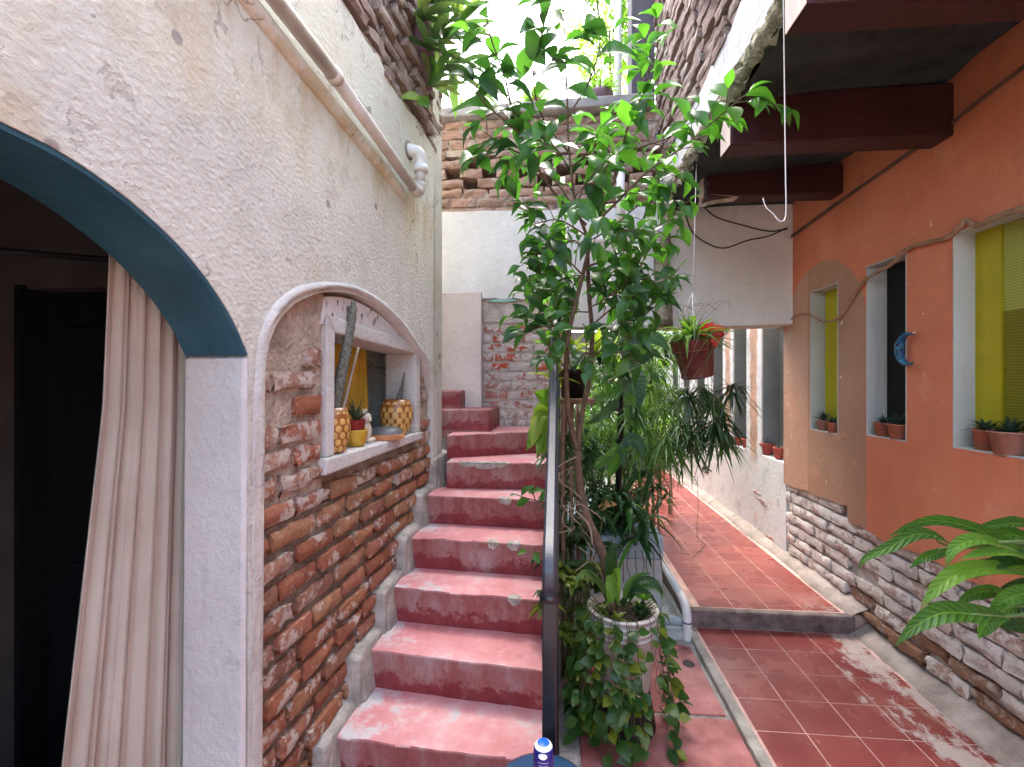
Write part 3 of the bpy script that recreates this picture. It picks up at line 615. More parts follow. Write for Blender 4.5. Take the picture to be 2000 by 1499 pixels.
    MB().box(x0, -1.075, y1, y1 + .1, 0, 2.62).build('room_wall', M['room'], rm)
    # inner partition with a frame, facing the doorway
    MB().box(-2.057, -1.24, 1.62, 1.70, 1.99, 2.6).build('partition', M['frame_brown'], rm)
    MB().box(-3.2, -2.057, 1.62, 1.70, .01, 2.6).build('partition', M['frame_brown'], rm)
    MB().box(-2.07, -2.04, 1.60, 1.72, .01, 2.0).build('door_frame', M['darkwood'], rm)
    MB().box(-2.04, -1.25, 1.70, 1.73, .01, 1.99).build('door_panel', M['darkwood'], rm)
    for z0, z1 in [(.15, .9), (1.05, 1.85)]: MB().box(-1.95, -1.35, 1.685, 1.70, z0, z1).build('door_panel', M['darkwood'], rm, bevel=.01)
    b = MB().lathe([(.001, 0), (.16, 0), (.19, .25), (.17, .38), (.001, .40)], Matrix.Translation((-1.62, 1.15, .012)), 20).build('floor_bag', simple('dark_cloth_bag', (.03, .03, .032), .9, .4, 9, .6, 30, .02), None, True); tag(b, 'dark lumpy bag on the floor inside the arched doorway', 'bag')
left_wall()

def curtain(name, label, cat, mat, fn, w, ztop, zbot, folds, amp, flare, seed, hem=None):
    rr = random.Random(seed); ph = [rr.uniform(0, 6) for _ in range(4)]; nu, nz = 72, 26; vs = []
    for j in range(nz + 1):
        v = j / nz; z = ztop + (zbot - ztop) * v
        for i in range(nu + 1):
            u = i / nu
            o = amp * (.45 + .55 * v) * (math.sin(u * folds * 6.283 + ph[0] + .5 * math.sin(v * 2 + ph[1])) + .4 * math.sin(u * folds * 2.3 * 6.283 + ph[2] + v) + .25 * math.sin(u * folds * 3.7 * 6.28 + ph[3]))
            vs.append(fn(u, v, z, o))
    fs = [(j * (nu + 1) + i, j * (nu + 1) + i + 1, (j + 1) * (nu + 1) + i + 1, (j + 1) * (nu + 1) + i) for j in range(nz) for i in range(nu)]
    o = MB().add(vs, fs).build(name, mat, None, True); tag(o, label, cat)
    sm = o.modifiers.new('thickness', 'SOLIDIFY'); sm.thickness = .003
    return o
CE = [(LP(px, py, -.265)) for px, py in [(205, 510), (192, 800), (110, 1499)]]
def cfn(u, v, z, o):
    (sa, za), (sb, zb_), (sc, zc) = CE
    s0 = sa + (sb - sa) * max(0, (za - z) / (za - zb_)) if z > zb_ else sb + (sc - sb) * (zb_ - z) / (zb_ - zc)
    return LW(s0 + (.085 - s0) * u, z, -.262 + o)
curtain('door_curtain', 'cream cotton curtain hanging in folds inside the arched doorway', 'curtain', M['curtain'], cfn, .3, 2.03, .04, 6, .0135, .1, 4)
rod = MB().tube([LW(-1.5, 1.80, -.29), LW(-.55, 1.905, -.29), LW(.10, 2.02, -.29)], .008, 8).build('curtain_rod', M['black'], None, True); tag(rod, 'thin black curtain rod across the arched doorway', 'rod')
curtain('window_curtain', 'mustard yellow cloth curtain inside the niche window', 'curtain', M['ycurtain'], lambda u, v, z, o: LW(.90 + .34 * u + .03 * v * u, z, -.25 + o), .3, 1.88, 1.26, 3, .013, 0, 8)
o = MB().box(-.3, .3, -.01, .01, -.5, .5).build('dark_backing', M['darkwood']) if 0 else None

# ------------------------------------------------------------------ staircase
def stairs():
    t = thing('staircase', (-.45, 2.5, 0), 'worn pink and red painted concrete staircase between brick niche and black railing', 'staircase')
    XR = .01
    fl = [(655, 1440), (722, 1270), (770, 1148), (805, 1050), (835, 968), (872, 903)]
    prev = None; pts = []
    for k in range(6):
        z = .178 + .18 * k; l = onZ(fl[k][0], fl[k][1], z); pts.append((l, V((XR, 1.75 + .27 * k + (0.0), z)), z))
    zg = 1.245; gl = onZ(873, 850, zg); gr = V((XR, 3.60, zg)); pts.append((gl, gr, zg))
    for k in range(7):
        l, r, z = pts[k]; yb = 3.95 if k == 6 else pts[k + 1][1].y + .04
        ybl = 3.95 if k == 6 else pts[k + 1][0].y + .04
        n = 14; b = MB(); z0 = 0 if k == 0 else pts[k - 1][2] - .05
        # slightly uneven nosing, rounded by a bevel
        fr = [l.lerp(r, i / n) + V((0, rnd(-.004, .004), rnd(-.003, .003))) for i in range(n + 1)]
        bk = [V((l.x + (r.x - l.x) * i / n, ybl + (yb - ybl) * i / n, z)) for i in range(n + 1)]
        for i in range(n):
            a, c = fr[i], fr[i + 1]; e, d = bk[i], bk[i + 1]
            b.add([a, c, d, e], [(0, 1, 2, 3)], 0)
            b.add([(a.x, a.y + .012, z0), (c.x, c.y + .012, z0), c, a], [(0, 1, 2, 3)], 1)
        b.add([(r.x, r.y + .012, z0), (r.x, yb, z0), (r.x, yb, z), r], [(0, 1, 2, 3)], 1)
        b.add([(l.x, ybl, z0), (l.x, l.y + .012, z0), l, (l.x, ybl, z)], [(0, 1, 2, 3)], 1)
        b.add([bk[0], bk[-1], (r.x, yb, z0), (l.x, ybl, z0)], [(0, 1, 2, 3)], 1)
        me = b.mesh('step', [M['tread'], M['riser']]); bm = bmesh.new(); bm.from_mesh(me); bmesh.ops.remove_doubles(bm, verts=bm.verts, dist=.0004); bmesh.ops.recalc_face_normals(bm, faces=bm.faces); bm.to_mesh(me); bm.free()
        st = bpy.data.objects.new('step', me); COL.objects.link(st); setpar(st, t)
        bv = st.modifiers.new('bevel', 'BEVEL'); bv.width = .012; bv.segments = 3; bv.limit_method = 'ANGLE'; bv.angle_limit = rad(50)
        # broken nosing showing bare cement
        chips = {5: [(.35, .36)], 4: [(.62, .09)], 3: [(.58, .07), (.72, .08)], 2: [(.76, .07)], 6: []}.get(k, [])
        for (u, wd) in chips:
            c = l.lerp(r, u); tn = (r - l).normalized(); m = 12; vs = []
            for i in range(m + 1):
                q = (i / m - .5) * wd; e = math.cos((i / m - .5) * math.pi) ** .5 if 0 < i < m else 0
                p = c + tn * q; dz = e * (.030 + rnd(0, .016)) + .001; dy = e * (.030 + rnd(0, .018)) + .001
                vs += [p + V((0, .0035 + .012 * dz / .18, -dz)) + V((0, -.0075, 0)), p + V((0, -.003 - .002 * e, .001)), p + V((0, dy, .0045))]
            fs = []
            for i in range(m): fs += [(3 * i, 3 * i + 3, 3 * i + 4, 3 * i + 1), (3 * i + 1, 3 * i + 4, 3 * i + 5, 3 * i + 2)]
            MB().add(vs, fs).build('broken_edge', M['chip'], st, False)
    # two winder steps turning left
    a = onY(958, 800, 3.52); 
    MB().hexa([(-2.2, 3.45, 1.2), (a.x, 3.47, 1.2), (a.x + .02, 3.96, 1.2), (-2.2, 3.96, 1.2)], [(-2.2, 3.45, a.z), (a.x, 3.47, a.z), (a.x + .02, 3.96, a.z), (-2.2, 3.96, a.z)]).build('step', [M['riser']], t, bevel=.012)
    c = onY(900, 763, 3.62)
    MB().hexa([(-2.2, 3.58, 1.35), (c.x, 3.60, 1.35), (c.x, 3.96, 1.35), (-2.2, 3.96, 1.35)], [(-2.2, 3.58, c.z), (c.x, 3.60, c.z), (c.x, 3.96, c.z), (-2.2, 3.96, c.z)]).build('step', [M['riser']], t, bevel=.012)
stairs()

# ------------------------------------------------------------------ back wall, lintel, parapet
def back():
    YB = 3.95
    t = thing('back_wall', (-.3, YB + .15, 0), 'bright white back wall with patch of bare brick above stair landing', 'wall')
    f = lambda x, z, o: V((x, YB + .12 - o, z))
    low = [(-2.3, 0), (.16, 0), (.16, 2.09), (1.0, 2.075), (2.0, 2.09), (2.0, 3.06)]
    top = noisy_line((2.0, 3.07), (-2.3, 3.11), 20, .01)
    patch = [(-.615, 1.2), (.10, 1.2), (.10, 2.30)] + noisy_line((.08, 2.33), (-.615, 2.345), 10, .012)
    MB().plate(low + top, [], f, -.12, .085).build('mortar_core', M['mortar_white'], t)
    MB().plate([(-2.3, 0.0), (-.615, 0), (-.615, 2.345)] + noisy_line((-.615, 2.345), (.08, 2.33), 12, .012)[1:] + [(.10, 2.30), (.10, 2.093), (1.0, 2.078), (1.955, 2.10), (1.955, 3.06)] + noisy_line((1.955, 3.075), (-2.3, 3.12), 20, .012), [], f, .084, .12).build('plaster_face', M['back_white'], t)
    # rough grey render band, then painted bricks
    MB().plate(noisy_line((-.61, 2.145), (.09, 2.13), 10, .012) + [(.09, 2.31), (-.61, 2.32)], [], f, .08, .100).build('rough_render', M['mortar_white'], t)
    tq = MB().plate([(-.57, 2.318), (-.44, 2.312), (-.30, 2.322), (-.34, 2.336), (-.5, 2.338)], [], f, .09, .1225).build('turquoise_paint', simple('turquoise_paint', (.30, .55, .48), .9, .2, 20), t)
    z = 2.125; row = 0
    while z > 1.22:
        H = .082; x = -.61 - (row % 2) * .12
        while x < .08:
            L = rnd(.19, .26); x0, x1 = max(x, -.61), min(x + L, .09); x += L
            if x1 - x0 < .05: continue
            k = 'brick_back' if z > 1.45 else 'brick_white'
            put_brick(k, f((x0 + x1) / 2, z - H / 2, .075 + rnd(-.006, .006)), (1, 0, 0), (0, -1, 0), x1 - x0 - .012, H - .012, .05, t, rnd(-.01, .01))
        z -= H; row += 1
    # pier at the corner of the landing
    p = onY(863, 571, 3.80); q = onY(940, 571, 3.80)
    pr = MB().box(-1.6, q.x, 3.80, 3.845, 1.40, p.z).build('pier', M['pier'], t, bevel=.008)
    # lintel soffit return
    # mossy drip column
    c = spline([V((.90, YB - .045, 2.085)), V((.915, YB - .03, 2.3)), V((.90, YB - .035, 2.55)), V((.905, YB - .03, 2.85))], 4)
    mc = MB().tube(c, [.085, .08, .072, .07, .068, .066, .066, .066, .066, .066, .066, .066, .066], 12).build('mossy_downspout', M['moss'], None, True)
    tag(mc, 'moss covered round downspout against the white lintel wall', 'downspout')
    # pipes
    pv = thing('wall_pipe', (.62, YB - .04, 3.0), 'white plastic pipe elbowed along the back wall behind the tree', 'pipe')
    a = [onY(1212, 330, 3.90), onY(1212, 440, 3.90)]; MB().tube(a, .035, 12).build('pipe', M['pvc_white'], pv, True)
    b = [onY(1150, 468, 3.90), onY(1285, 466, 3.90)]; MB().tube(b, .030, 12).build('pipe', M['pvc_white'], pv, True)
    # ---- parapet of brick with open lattice
    pp = thing('lattice_parapet', (-.2, 4.1, 3.1), 'pale brick parapet with three rows of openings on top of the back wall', 'parapet')
    Y0 = 4.02
    MB().box(-2.3, .9, Y0 + .23, Y0 + .27, 3.0, 3.93).build('backing', M['mortar_dark'], pp)
    z = 3.085; row = 0; H = .087
    while z < 3.93:
        x = -1.2 - (row % 2) * .13 - .1
        lat = 3.30 < z < 3.62
        if lat:
            x = -1.16 - (row % 2) * .165
            while x < .86:
                put_brick('brick_lat', (x + .10, Y0 + .12, z + H / 2), (1, 0, 0), (0, -1, 0), .20 + rnd(-.006, .006), H - .006, .23, pp, rnd(-.006, .006)); x += .33
        else:
            while x < .86:
                L = rnd(.23, .28)
                put_brick('brick_lat', (x + L / 2, Y0 + .12 + rnd(-.008, .008), z + H / 2), (1, 0, 0), (0, -1, 0), L - .010, H - .010, .23, pp, rnd(-.006, .006)); x += L
        z += H; row += 1
    MB().plate([(-2.3, 3.06), (.9, 3.06), (.9, 3.30), (-2.3, 3.30)], [], lambda x, z, o: V((x, Y0 + .03 - o, z)), -.18, -.012).build('mortar_core', M['mortar'], pp)
    MB().plate([(-2.3, 3.64), (.9, 3.64), (.9, 3.93), (-2.3, 3.93)], [], lambda x, z, o: V((x, Y0 + .03 - o, z)), -.18, -.012).build('mortar_core', M['mortar'], pp)
    MB().hexa([(-2.3, 3.98, 3.925), (.84, 3.94, 3.965), (.84, 4.34, 3.965), (-2.3, 4.34, 3.925)], [(-2.3, 3.97, 4.0), (.84, 3.93, 4.045), (.84, 4.34, 4.045), (-2.3, 4.34, 4.0)]).build('coping', M['coping'], pp, bevel=.01)
    # side walls of the yard beyond, so that the gap under the lintel does not look out on nothing
    yd = thing('far_yard_wall', (.1, 9.3, 0), 'shaded plaster wall closing the far end of the tiled path', 'wall')
    MB().box(-.2, 3.0, 9.2, 9.4, 0, 2.6).build('wall', M['mortar_dark'], yd)
    MB().box(-.1, .1, 4.3, 9.2, 0, 3.6).build('wall', M['mortar_dark'], yd)  # side wall made tall to block sun from the white slotted wall
back()

# ------------------------------------------------------------------ right house: orange wall, white far wall, slab, beams
def jam(y0, y1, z0, z1): return [(y0, z0), (y1, z0), (y1, z1), (y0, z1)]
OW = [(3.35, 3.69, 1.262, 2.31), (2.735, 3.062, 1.292, 2.345), (2.02, 2.437, 1.305, 2.355), (1.2, 1.62, 1.305, 2.355)]
def right_wall():
    t = thing('orange_house_wall', (2.0, 2, 0), 'orange painted house wall with tall narrow windows above whitewashed brick', 'wall')
    f = lambda y, z, o: V((1.95 - o, y, z))
    holes = [[(a_ + (0 if k % 6 == 0 else rnd(-.004, .001) * (1 if a_ < (w_[0] + w_[1]) / 2 else -1)), b_ + rnd(-.002, .002)) for k, (a_, b_) in enumerate(refine(jam(*w_), .09))] for w_ in OW]
    bot = noisy_line((-2.5, .72), (3.24, .695), 40, .012) + noisy_line((3.25, .80), (4.10, .765), 10, .008)
    MB().plate(bot + [(4.10, 3.4), (-2.5, 3.4)], holes, f, -.05, 0).build('plaster_face', M['orange'], t, bevel=.006)
    MB().plate([(-2.5, 0), (4.09, 0), (4.09, 3.4), (-2.5, 3.4)], holes, f, -.11, -.051).build('mortar_core', M['mortar_white'], t)
    for i, (y0, y1, z0, z1) in enumerate(OW):
        wn = MB()          # lining of the recess
        e = .006
        for (a0, a1, b0, b1) in [(y1 - e, y1 + .0, z0, z1), (y0, y0 + e, z0, z1), (y0 + e, y1 - e, z1 - e, z1), (y0 + e, y1 - e, z0, z0 + e)]:
            wn.box(1.949, 2.062, a0, a1, b0, b1)
        wo = wn.build('window', M['reveal'], t)
        if i == 1:
            MB().box(2.058, 2.062, y0 + e, y1 - e, z0 + e, z1 - e).build('pane', M['darkpane'], wo)
            MB().box(2.045, 2.060, y1 - .018, y1 - e, z0 + e, z1 - e).build('frame', M['reveal'], wo)
        elif i == 0:
            MB().box(2.052, 2.062, y0 + e, y1 - e, z0 + e, z1 - e).build('panel', M['yellowpaint'], wo)
        else:
            MB().box(2.045, 2.062, y1 - .135, y1 - e, z0 + e, z1 - e).build('panel', M['yellowpaint'], wo)
            MB().box(2.056, 2.062, y0 + e, y1 - .135, z0 + e, 1.95).build('pane', M['pane'], wo)
            MB().box(2.056, 2.062, y0 + e, y1 - .135, 1.95, z1 - e).build('pane', M['pane_pale'], wo)
    MB().box(2.063, 2.3, -2.5, 4.09, 0, 3.4).build('inner_leaf', M['room'], t)
    z = .10; row = 0
    while z < .80:
        H = .088; y = 1.3 - (row % 2) * .13
        while y < 4.08:
            L = rnd(.24, .29); y0, y1 = y, min(y + L, 4.085); y += L
            if y1 - y0 < .06: continue
            yc = (y0 + y1) / 2; lim = .70 if yc < 3.25 else .79
            if z + H > lim + .03: continue
            near = yc < 3.3; kind = 'brick_brown' if (near and z < .24 and R.random() < .65) else 'brick_white'
            if near and z < .5 and R.random() < .06: continue
            put_brick(kind, f(yc, z + H / 2, -.058 + (rnd(-.006, .006) if kind == 'brick_white' else rnd(-.016, .012))), (0, -1, 0), (-1, 0, 0), y1 - y0 - .007, H - .010, .10, t, rnd(-.012, .012))
        z += H; row += 1
    # ---- far white wall with grey slots
    t2 = thing('white_slotted_wall', (2.0, 6.5, 0), 'patched white wall with grey vertical slots beyond the orange wall', 'wall')
    slots = [(4.15, 4.566), (4.915, 5.255), (5.574, 5.90), (6.22, 6.55), (6.88, 7.2), (7.5, 7.84)]
    f2 = lambda y, z, o: V((1.972 - o, y, z))
    MB().plate([(4.105, 0), (9.2, 0), (9.2, 3.0), (4.105, 3.0)], [jam(a, b, .93, 2.75) for a, b in slots], f2, -.17, 0).build('wall_face', M['farwhite'], t2, bevel=.004)
    for a, b in slots:
        s = MB(); e = .005
        s.box(1.985, 2.14, b - e, b + .0, .936, 2.745); s.box(1.985, 2.14, a, a + e, .936, 2.745); s.box(2.125, 2.14, a + e, b - e, .936, 2.745)
        s.build('slot_lining', M['slotgrey'], t2)
    MB().box(2.142, 2.3, 4.105, 9.2, 0, 3.0).build('inner_leaf', M['slotgrey'], t2)
    # a few bare bricks and the drawn eye
    for (px, py, L) in [(1478, 962, .20), (1484, 975, .22), (1492, 985, .12), (1503, 1050, .2), (1510, 1062, .12)]:
        p = onX(px, py, 1.972); put_brick('brick_back', (1.982, p.y, p.z), (0, -1, 0), (-1, 0, 0), L, .022, .03, t2)
    ey = thing('drawn_eye', onX(1378, 918, 1.97), 'small black eye drawn on the white wall behind hanging leaves', 'drawing')
    def ink(pts, w_): MB().tube([onX(a, b, 1.9695) for a, b in pts], w_, 5).build('line', M['ink'], ey)
    ink([(1371, 920), (1374, 915), (1380, 914), (1386, 917), (1390, 921)], .0075); ink([(1371, 915), (1376, 911), (1384, 912)], .006)
    ink([(1374, 921), (1378, 924), (1384, 923)], .004); ink([(1378, 916), (1377, 919), (1380, 921), (1382, 918)], .006)
    # ---- overhanging slab and upper wall
    sb = thing('overhanging_slab', (1.4, 1.5, 3.05), 'dark painted concrete slab overhanging the orange wall', 'slab')
    nY = 26; vs = []; nx = 8
    def zb(x, y): return 3.035 + .10 * min(1, max(0, (x - .9) / 1.05)) + .012 * math.sin(y * 9 + x * 4) + .01 * math.sin(y * 17)
    for i in range(nY + 1):
        y = 1.15 + (3.94 - 1.15) * i / nY
        for j in range(nx + 1):
            x = .90 + 1.10 * j / nx + (rnd(-.012, .012) if j == 0 else 0); vs.append((x, y, zb(x, y)))
    fs = [(i * (nx + 1) + j, i * (nx + 1) + j + 1, (i + 1) * (nx + 1) + j + 1, (i + 1) * (nx + 1) + j) for i in range(nY) for j in range(nx)]
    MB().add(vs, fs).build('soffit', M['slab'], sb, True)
    ed = MB(); vs = []
    n = 80; m = 6
    for i in range(n + 1):
        y = 1.15 + 2.79 * i / n
        for j in range(m + 1):
            q = j / m; vs.append((.905 - .03 * math.sin(q * 3.14) + rnd(-.022, .022), y + rnd(-.02, .02), 3.03 + .14 * q + rnd(-.014, .014)))
    MB().add(vs, [(i * (m + 1) + j, i * (m + 1) + j + 1, (i + 1) * (m + 1) + j + 1, (i + 1) * (m + 1) + j) for i in range(n) for j in range(m)]).build('mossy_edge', M['moss'], sb, True)
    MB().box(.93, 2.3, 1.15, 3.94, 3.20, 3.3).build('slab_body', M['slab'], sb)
    MB().box(.935, 2.05, 3.925, 4.065, 3.078, 3.29).build('bearing', M['slab'], sb)
    uw = thing('upper_house_wall', (1.0, 2, 3.2), 'upper wall of white plaster and bare brick above the dark slab', 'wall')
    fu = lambda y, z, o: V((.92 - o, y, z))
    MB().plate([(1.2, 3.16), (4.3, 3.16)] + noisy_line((4.3, 3.42), (1.2, 3.50), 24, .03), [], fu, -.1, .0).build('plaster_band', M['white'], uw)
    MB().plate([(1.2, 3.16), (4.3, 3.16), (4.3, 5.3), (1.2, 5.3)], [], fu, -.2, -.045).build('mortar_core', M['mortar'], uw)
    z = 3.44; row = 0
    while z < 5.25:
        H = .086; y = 1.2 - (row % 2) * .13
        while y < 4.30:
            L = rnd(.23, .28); y1 = min(y + L, 4.30)
            if y1 - y > .06: put_brick('brick_top', fu((y + y1) / 2, z + H / 2, -.045 + rnd(-.02, .02)), (0, -1, 0), (-1, 0, 0), y1 - y - .014, H - .016, .10, uw, rnd(-.02, .02))
            y += L
        z += H; row += 1
    dp = MB().box(.72, .93, 4.31, 4.55, 3.3, 5.6).build('dark_pillar', M['darkpillar'], None, bevel=.01); tag(dp, 'dark plastered pillar rising behind the tree at the roof edge', 'pillar')
    # ---- beams
    for i, (yc, xl, z0, z1, lab) in enumerate([(1.60, .80, 2.82, 3.06, 'maroon roof beam at top edge of the photo, nearest'), (2.50, .90, 2.83, 3.09, 'maroon roof beam with pale cut end, middle one of three'), (3.36, 1.055, 2.90, 3.10, 'maroon roof beam with crumbling end above white lintel')]):
        b = thing('roof_beam', ((xl + 1.95) / 2, yc, z0), lab, 'beam', 'beams under the slab')
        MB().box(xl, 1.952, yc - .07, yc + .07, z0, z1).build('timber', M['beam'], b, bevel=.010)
        if i < 2: MB().box(xl - .003, xl - .0005, yc - .066, yc + .066, z0 + .004, z1 - .01).build('highlight_end', M['beam_end'], b)  # thin pale face paints the highlight on the beam end
        else:
            c = MB(); n = 10; vs = []
            for q in range(n + 1):
                zz = z0 - .025 + (z1 - z0 + .03) * q / n
                for r_ in range(5):
                    an = r_ / 4; vs.append((xl - .01 + rnd(-.012, .012) + (.10 if q < 2 else .02) * (an > .7) + (.12 * an if q < 2 else 0), yc - .078 + .15 * (1 - an) + rnd(-.008, .008), zz))
            MB().add(vs, [(q * 5 + r_, q * 5 + r_ + 1, (q + 1) * 5 + r_ + 1, (q + 1) * 5 + r_) for q in range(n) for r_ in range(4)]).build('crumbled_end', M['concrete'], b)
right_wall()
# ------------------------------------------------------------------ pipes, wires, railing
def pipe_left():
    t = thing('drain_pipe', LW(.6, 2.78, .06), 'long cream plastic drain pipe running along the cream wall above the niche', 'pipe')
    MB().tube([LW(-2.4, 2.955, .05), LW(.40, 2.826, .05)], .029, 14).build('pipe', M['pvc'], t, True)
    MB().tube([LW(.395, 2.827, .05), LW(1.235, 2.740, .05)], .028, 14).build('pipe', M['pvc'], t, True)
    MB().tube([LW(.372, 2.828, .05), LW(.41, 2.8255, .05)], .033, 14).build('coupling', M['pvc'], t, True)
    a = spline([LW(1.23, 2.741, .05), LW(1.28, 2.737, .052), LW(1.315, 2.757, .055), LW(1.325, 2.80, .058)], 4)
    MB().tube(a, .0335, 14).build('elbow', M['pvc'], t, True)
    MB().tube([LW(1.325, 2.795, .058), LW(1.328, 2.885, .06)], .028, 14).build('pipe', M['pvc'], t, True)
    MB().tube([LW(1.3275, 2.868, .06), LW(1.3285, 2.905, .06)], .042, 14).build('collar', M['pvc_white'], t, True)
    b = spline([LW(1.3285, 2.90, .06), LW(1.328, 2.94, .06), LW(1.31, 2.972, .048), LW(1.285, 2.98, .01), LW(1.28, 2.98, -.02)], 4)
    MB().tube(b, .037, 14).build('elbow', M['pvc_white'], t, True)
    MB().tube([LW(1.285, 2.98, .001), LW(1.285, 2.98, .008)], .055, 14).build('flange', M['cement'], t, True)
pipe_left()
def pipe_floor():
    t = thing('floor_pipe', (.83, 2.96, 0), 'white plastic pipe lying along the path edge and bending down into the floor', 'pipe')
    p0 = onZ(1342, 1253, .0); x, y = p0.x, p0.y
    MB().tube(spline([V((x, y, -.01)), V((x, y, .14)), V((x - .002, y + .012, .185)), V((x + .002, y + .06, .205)), V((x + .012, y + .2, .207))], 4), .0275, 14).build('bend', M['pvc_white'], t, True)
    MB().tube([V((x + .010, y + .18, .207)), V((.862, 4.2, .205)), V((.86, 5.4, .20))], .027, 14).build('pipe', M['pvc_white'], t, True)
    MB().tube([V((x, y, .118)), V((x, y, .126))], .0295, 14).build('blue_ring', simple('blue_tape', (.03, .06, .25), .4, .1, 5, 0), t, True)
    q = MB().tube([V((x - .12, y + .06, .10)), V((x - .02, y + .05, .10))], .026, 14, cap=False); q.tube([V((x - .119, y + .06, .10)), V((x - .02, y + .05, .10))], .022, 14); q.build('stub', M['pvc_grey'], t, True)
    MB().lathe([(.001, .012), (.06, .010), (.085, .0), (.09, -.01)], Matrix.Translation((x, y, 0)), 14).build('cement_patch', M['cement'], t, True)
pipe_floor()
def wires():
    def hang(name, pts, r, mat, label, cat, n=4):
        o = MB().tube(spline(pts, n) if n else pts, r, 6).build(name, mat, None, True); tag(o, label, cat)
    d = 1.70
    hang('hooked_wire', [atD(1530, -40, d), atD(1532, 150, d), atD(1534, 330, d), atD(1535, 400, d), atD(1533, 428, d), atD(1522, 432, d), atD(1510, 418, d), atD(1496, 405, d), atD(1490, 388, d)],   .0020, M['wire'], 'white wire with hooked end hanging in front of the orange wall', 'wire')
    a = [onX(px, py, 1.938) for px, py in [(2060, 85), (2000, 132), (1900, 210), (1850, 248), (1790, 290), (1700, 352), (1620, 408), (1540, 466)]]
    t = thing('cable_bundle', a[3], 'bundle of thin brown cables strung down the orange wall below the beams', 'cable')
    for k in range(4):
        MB().tube(spline([p + V((rnd(-.008, .004), 0, .007 * (k - 1.5) + rnd(-.007, .007))) for p in a], 5), .0036, 6).build('strand', M['cable'], t, True)
    Y = 3.945
    hang('black_cable', [onY(x_, y_, Y) for x_, y_ in [(1375, 405), (1400, 425), (1450, 440), (1500, 452), (1538, 448)]], .005, M['blackcable'], 'thin black cable sagging across the top of the white lintel', 'cable')
    hang('black_cable', [onY(x_, y_, Y - .004) for x_, y_ in [(1335, 400), (1350, 450), (1380, 475), (1415, 485), (1460, 470), (1500, 462), (1536, 446)]], .005, M['blackcable'], 'lower black cable looping across the white lintel', 'cable')
    vn = [onX(px, py, 1.935) for px, py in [(2050, 400), (1990, 408), (1940, 430), (1905, 440), (1890, 428), (1880, 440), (1850, 465), (1810, 473), (1770, 490), (1740, 520), (1690, 550), (1660, 590), (1640, 620), (1610, 628), (1585, 615), (1560, 615), (1540, 630), (1520, 643)]]
    vn = [p + V((rnd(-.006, .002), 0, rnd(-.008, .008))) for p in vn]
    sp_ = spline(vn, 5); rr = [.014 - .009 * i / len(sp_) + rnd(-.0015, .0015) for i in range(len(sp_))]
    t = thing('dry_vine', vn[8], 'twisted dry brown vine draped across the orange wall over the windows', 'vine')
    MB().tube(sp_, rr, 7).build('stem', M['vinewood'], t, True)
    MB().tube(spline([p + V((-.008, 0, .010 * math.sin(i * 2.3))) for i, p in enumerate(vn[5:12])], 5), .0055, 6).build('shoot', M['vinewood'], t, True)
wires()
def railing():
    t = thing('stair_railing', (-.01, 1.35, 0), 'black steel stair railing with flat worn handrail beside pink steps', 'railing')
    X0 = .0
    def rz(y): return 1.165 + .667 * (y - 1.35)
    # square post
    p = atD(1073, 1140, 1.32); px_, py_ = p.x, p.y
    MB().box(px_ - .021, px_ + .021, py_ - .012, py_ + .03, 0, rz(py_) - .06).build('post', M['black'], t, bevel=.004)
    # handrail: flat bar that curls down at its front end
    prof = [V((px_, py_ - .035, rz(py_) - .115)), V((px_, py_ - .052, rz(py_) - .075)), V((px_, py_ - .045, rz(py_) - .030)), V((px_, py_ - .005, rz(py_) + .006)), V((px_ + .002, py_ + .10, rz(py_ + .10))), V((px_ + .01, 1.9, rz(1.9))), V((px_ + .016, 2.25, rz(2.25))), V((px_ + .02, 2.62, rz(2.62)))]
    c = spline(prof, 6); vs = []; n = len(c); hw, th = .019, .009
    for i, q in enumerate(c):
        tg = (c[min(i + 1, n - 1)] - c[max(i - 1, 0)]).normalized(); up = V((1, 0, 0)).cross(tg)
        for (a, b) in [(-1, -1), (1, -1), (1, .3), (.6, 1), (-.6, 1), (-1, .3)]: vs.append(q + V((a * hw, 0, 0)) + up * (b * th))
    fs = [(i * 6 + j, i * 6 + (j + 1) % 6, (i + 1) * 6 + (j + 1) % 6, (i + 1) * 6 + j) for i in range(n - 1) for j in range(6)] + [tuple(range(6)), tuple((n - 1) * 6 + j for j in range(6))]
    MB().add(vs, fs).build('handrail', M['railtop'], t, bevel=.003)
    MB().tube([V((px_ - .027, py_ - .03, rz(py_) - .125)), V((px_ + .027, py_ - .03, rz(py_) - .125))], .016, 12).build('collar', M['black'], t, True)
    MB().hexa([(px_ + .012, 1.34, .12), (px_ + .03, 1.34, .12), (px_ + .040, 2.6, .96), (px_ + .022, 2.6, .96)], [(px_ + .012, 1.34, .17), (px_ + .03, 1.34, .17), (px_ + .04, 2.6, 1.01), (px_ + .022, 2.6, 1.01)]).build('bottom_rail', M['railtop'], t, bevel=.003)
    for i in range(8):
        y = 1.48 + .14 * i; x = px_ + .02 + .009 * (y - 1.34)
        MB().box(x - .007, x + .007, y - .007, y + .007, .15 + .667 * (y - 1.34), rz(y) - .01).build('baluster', M['black'], t)
    MB().box(px_ + .012, px_ + .05, 2.57, 2.61, .6, rz(2.6)).build('post', M['black'], t)
railing()

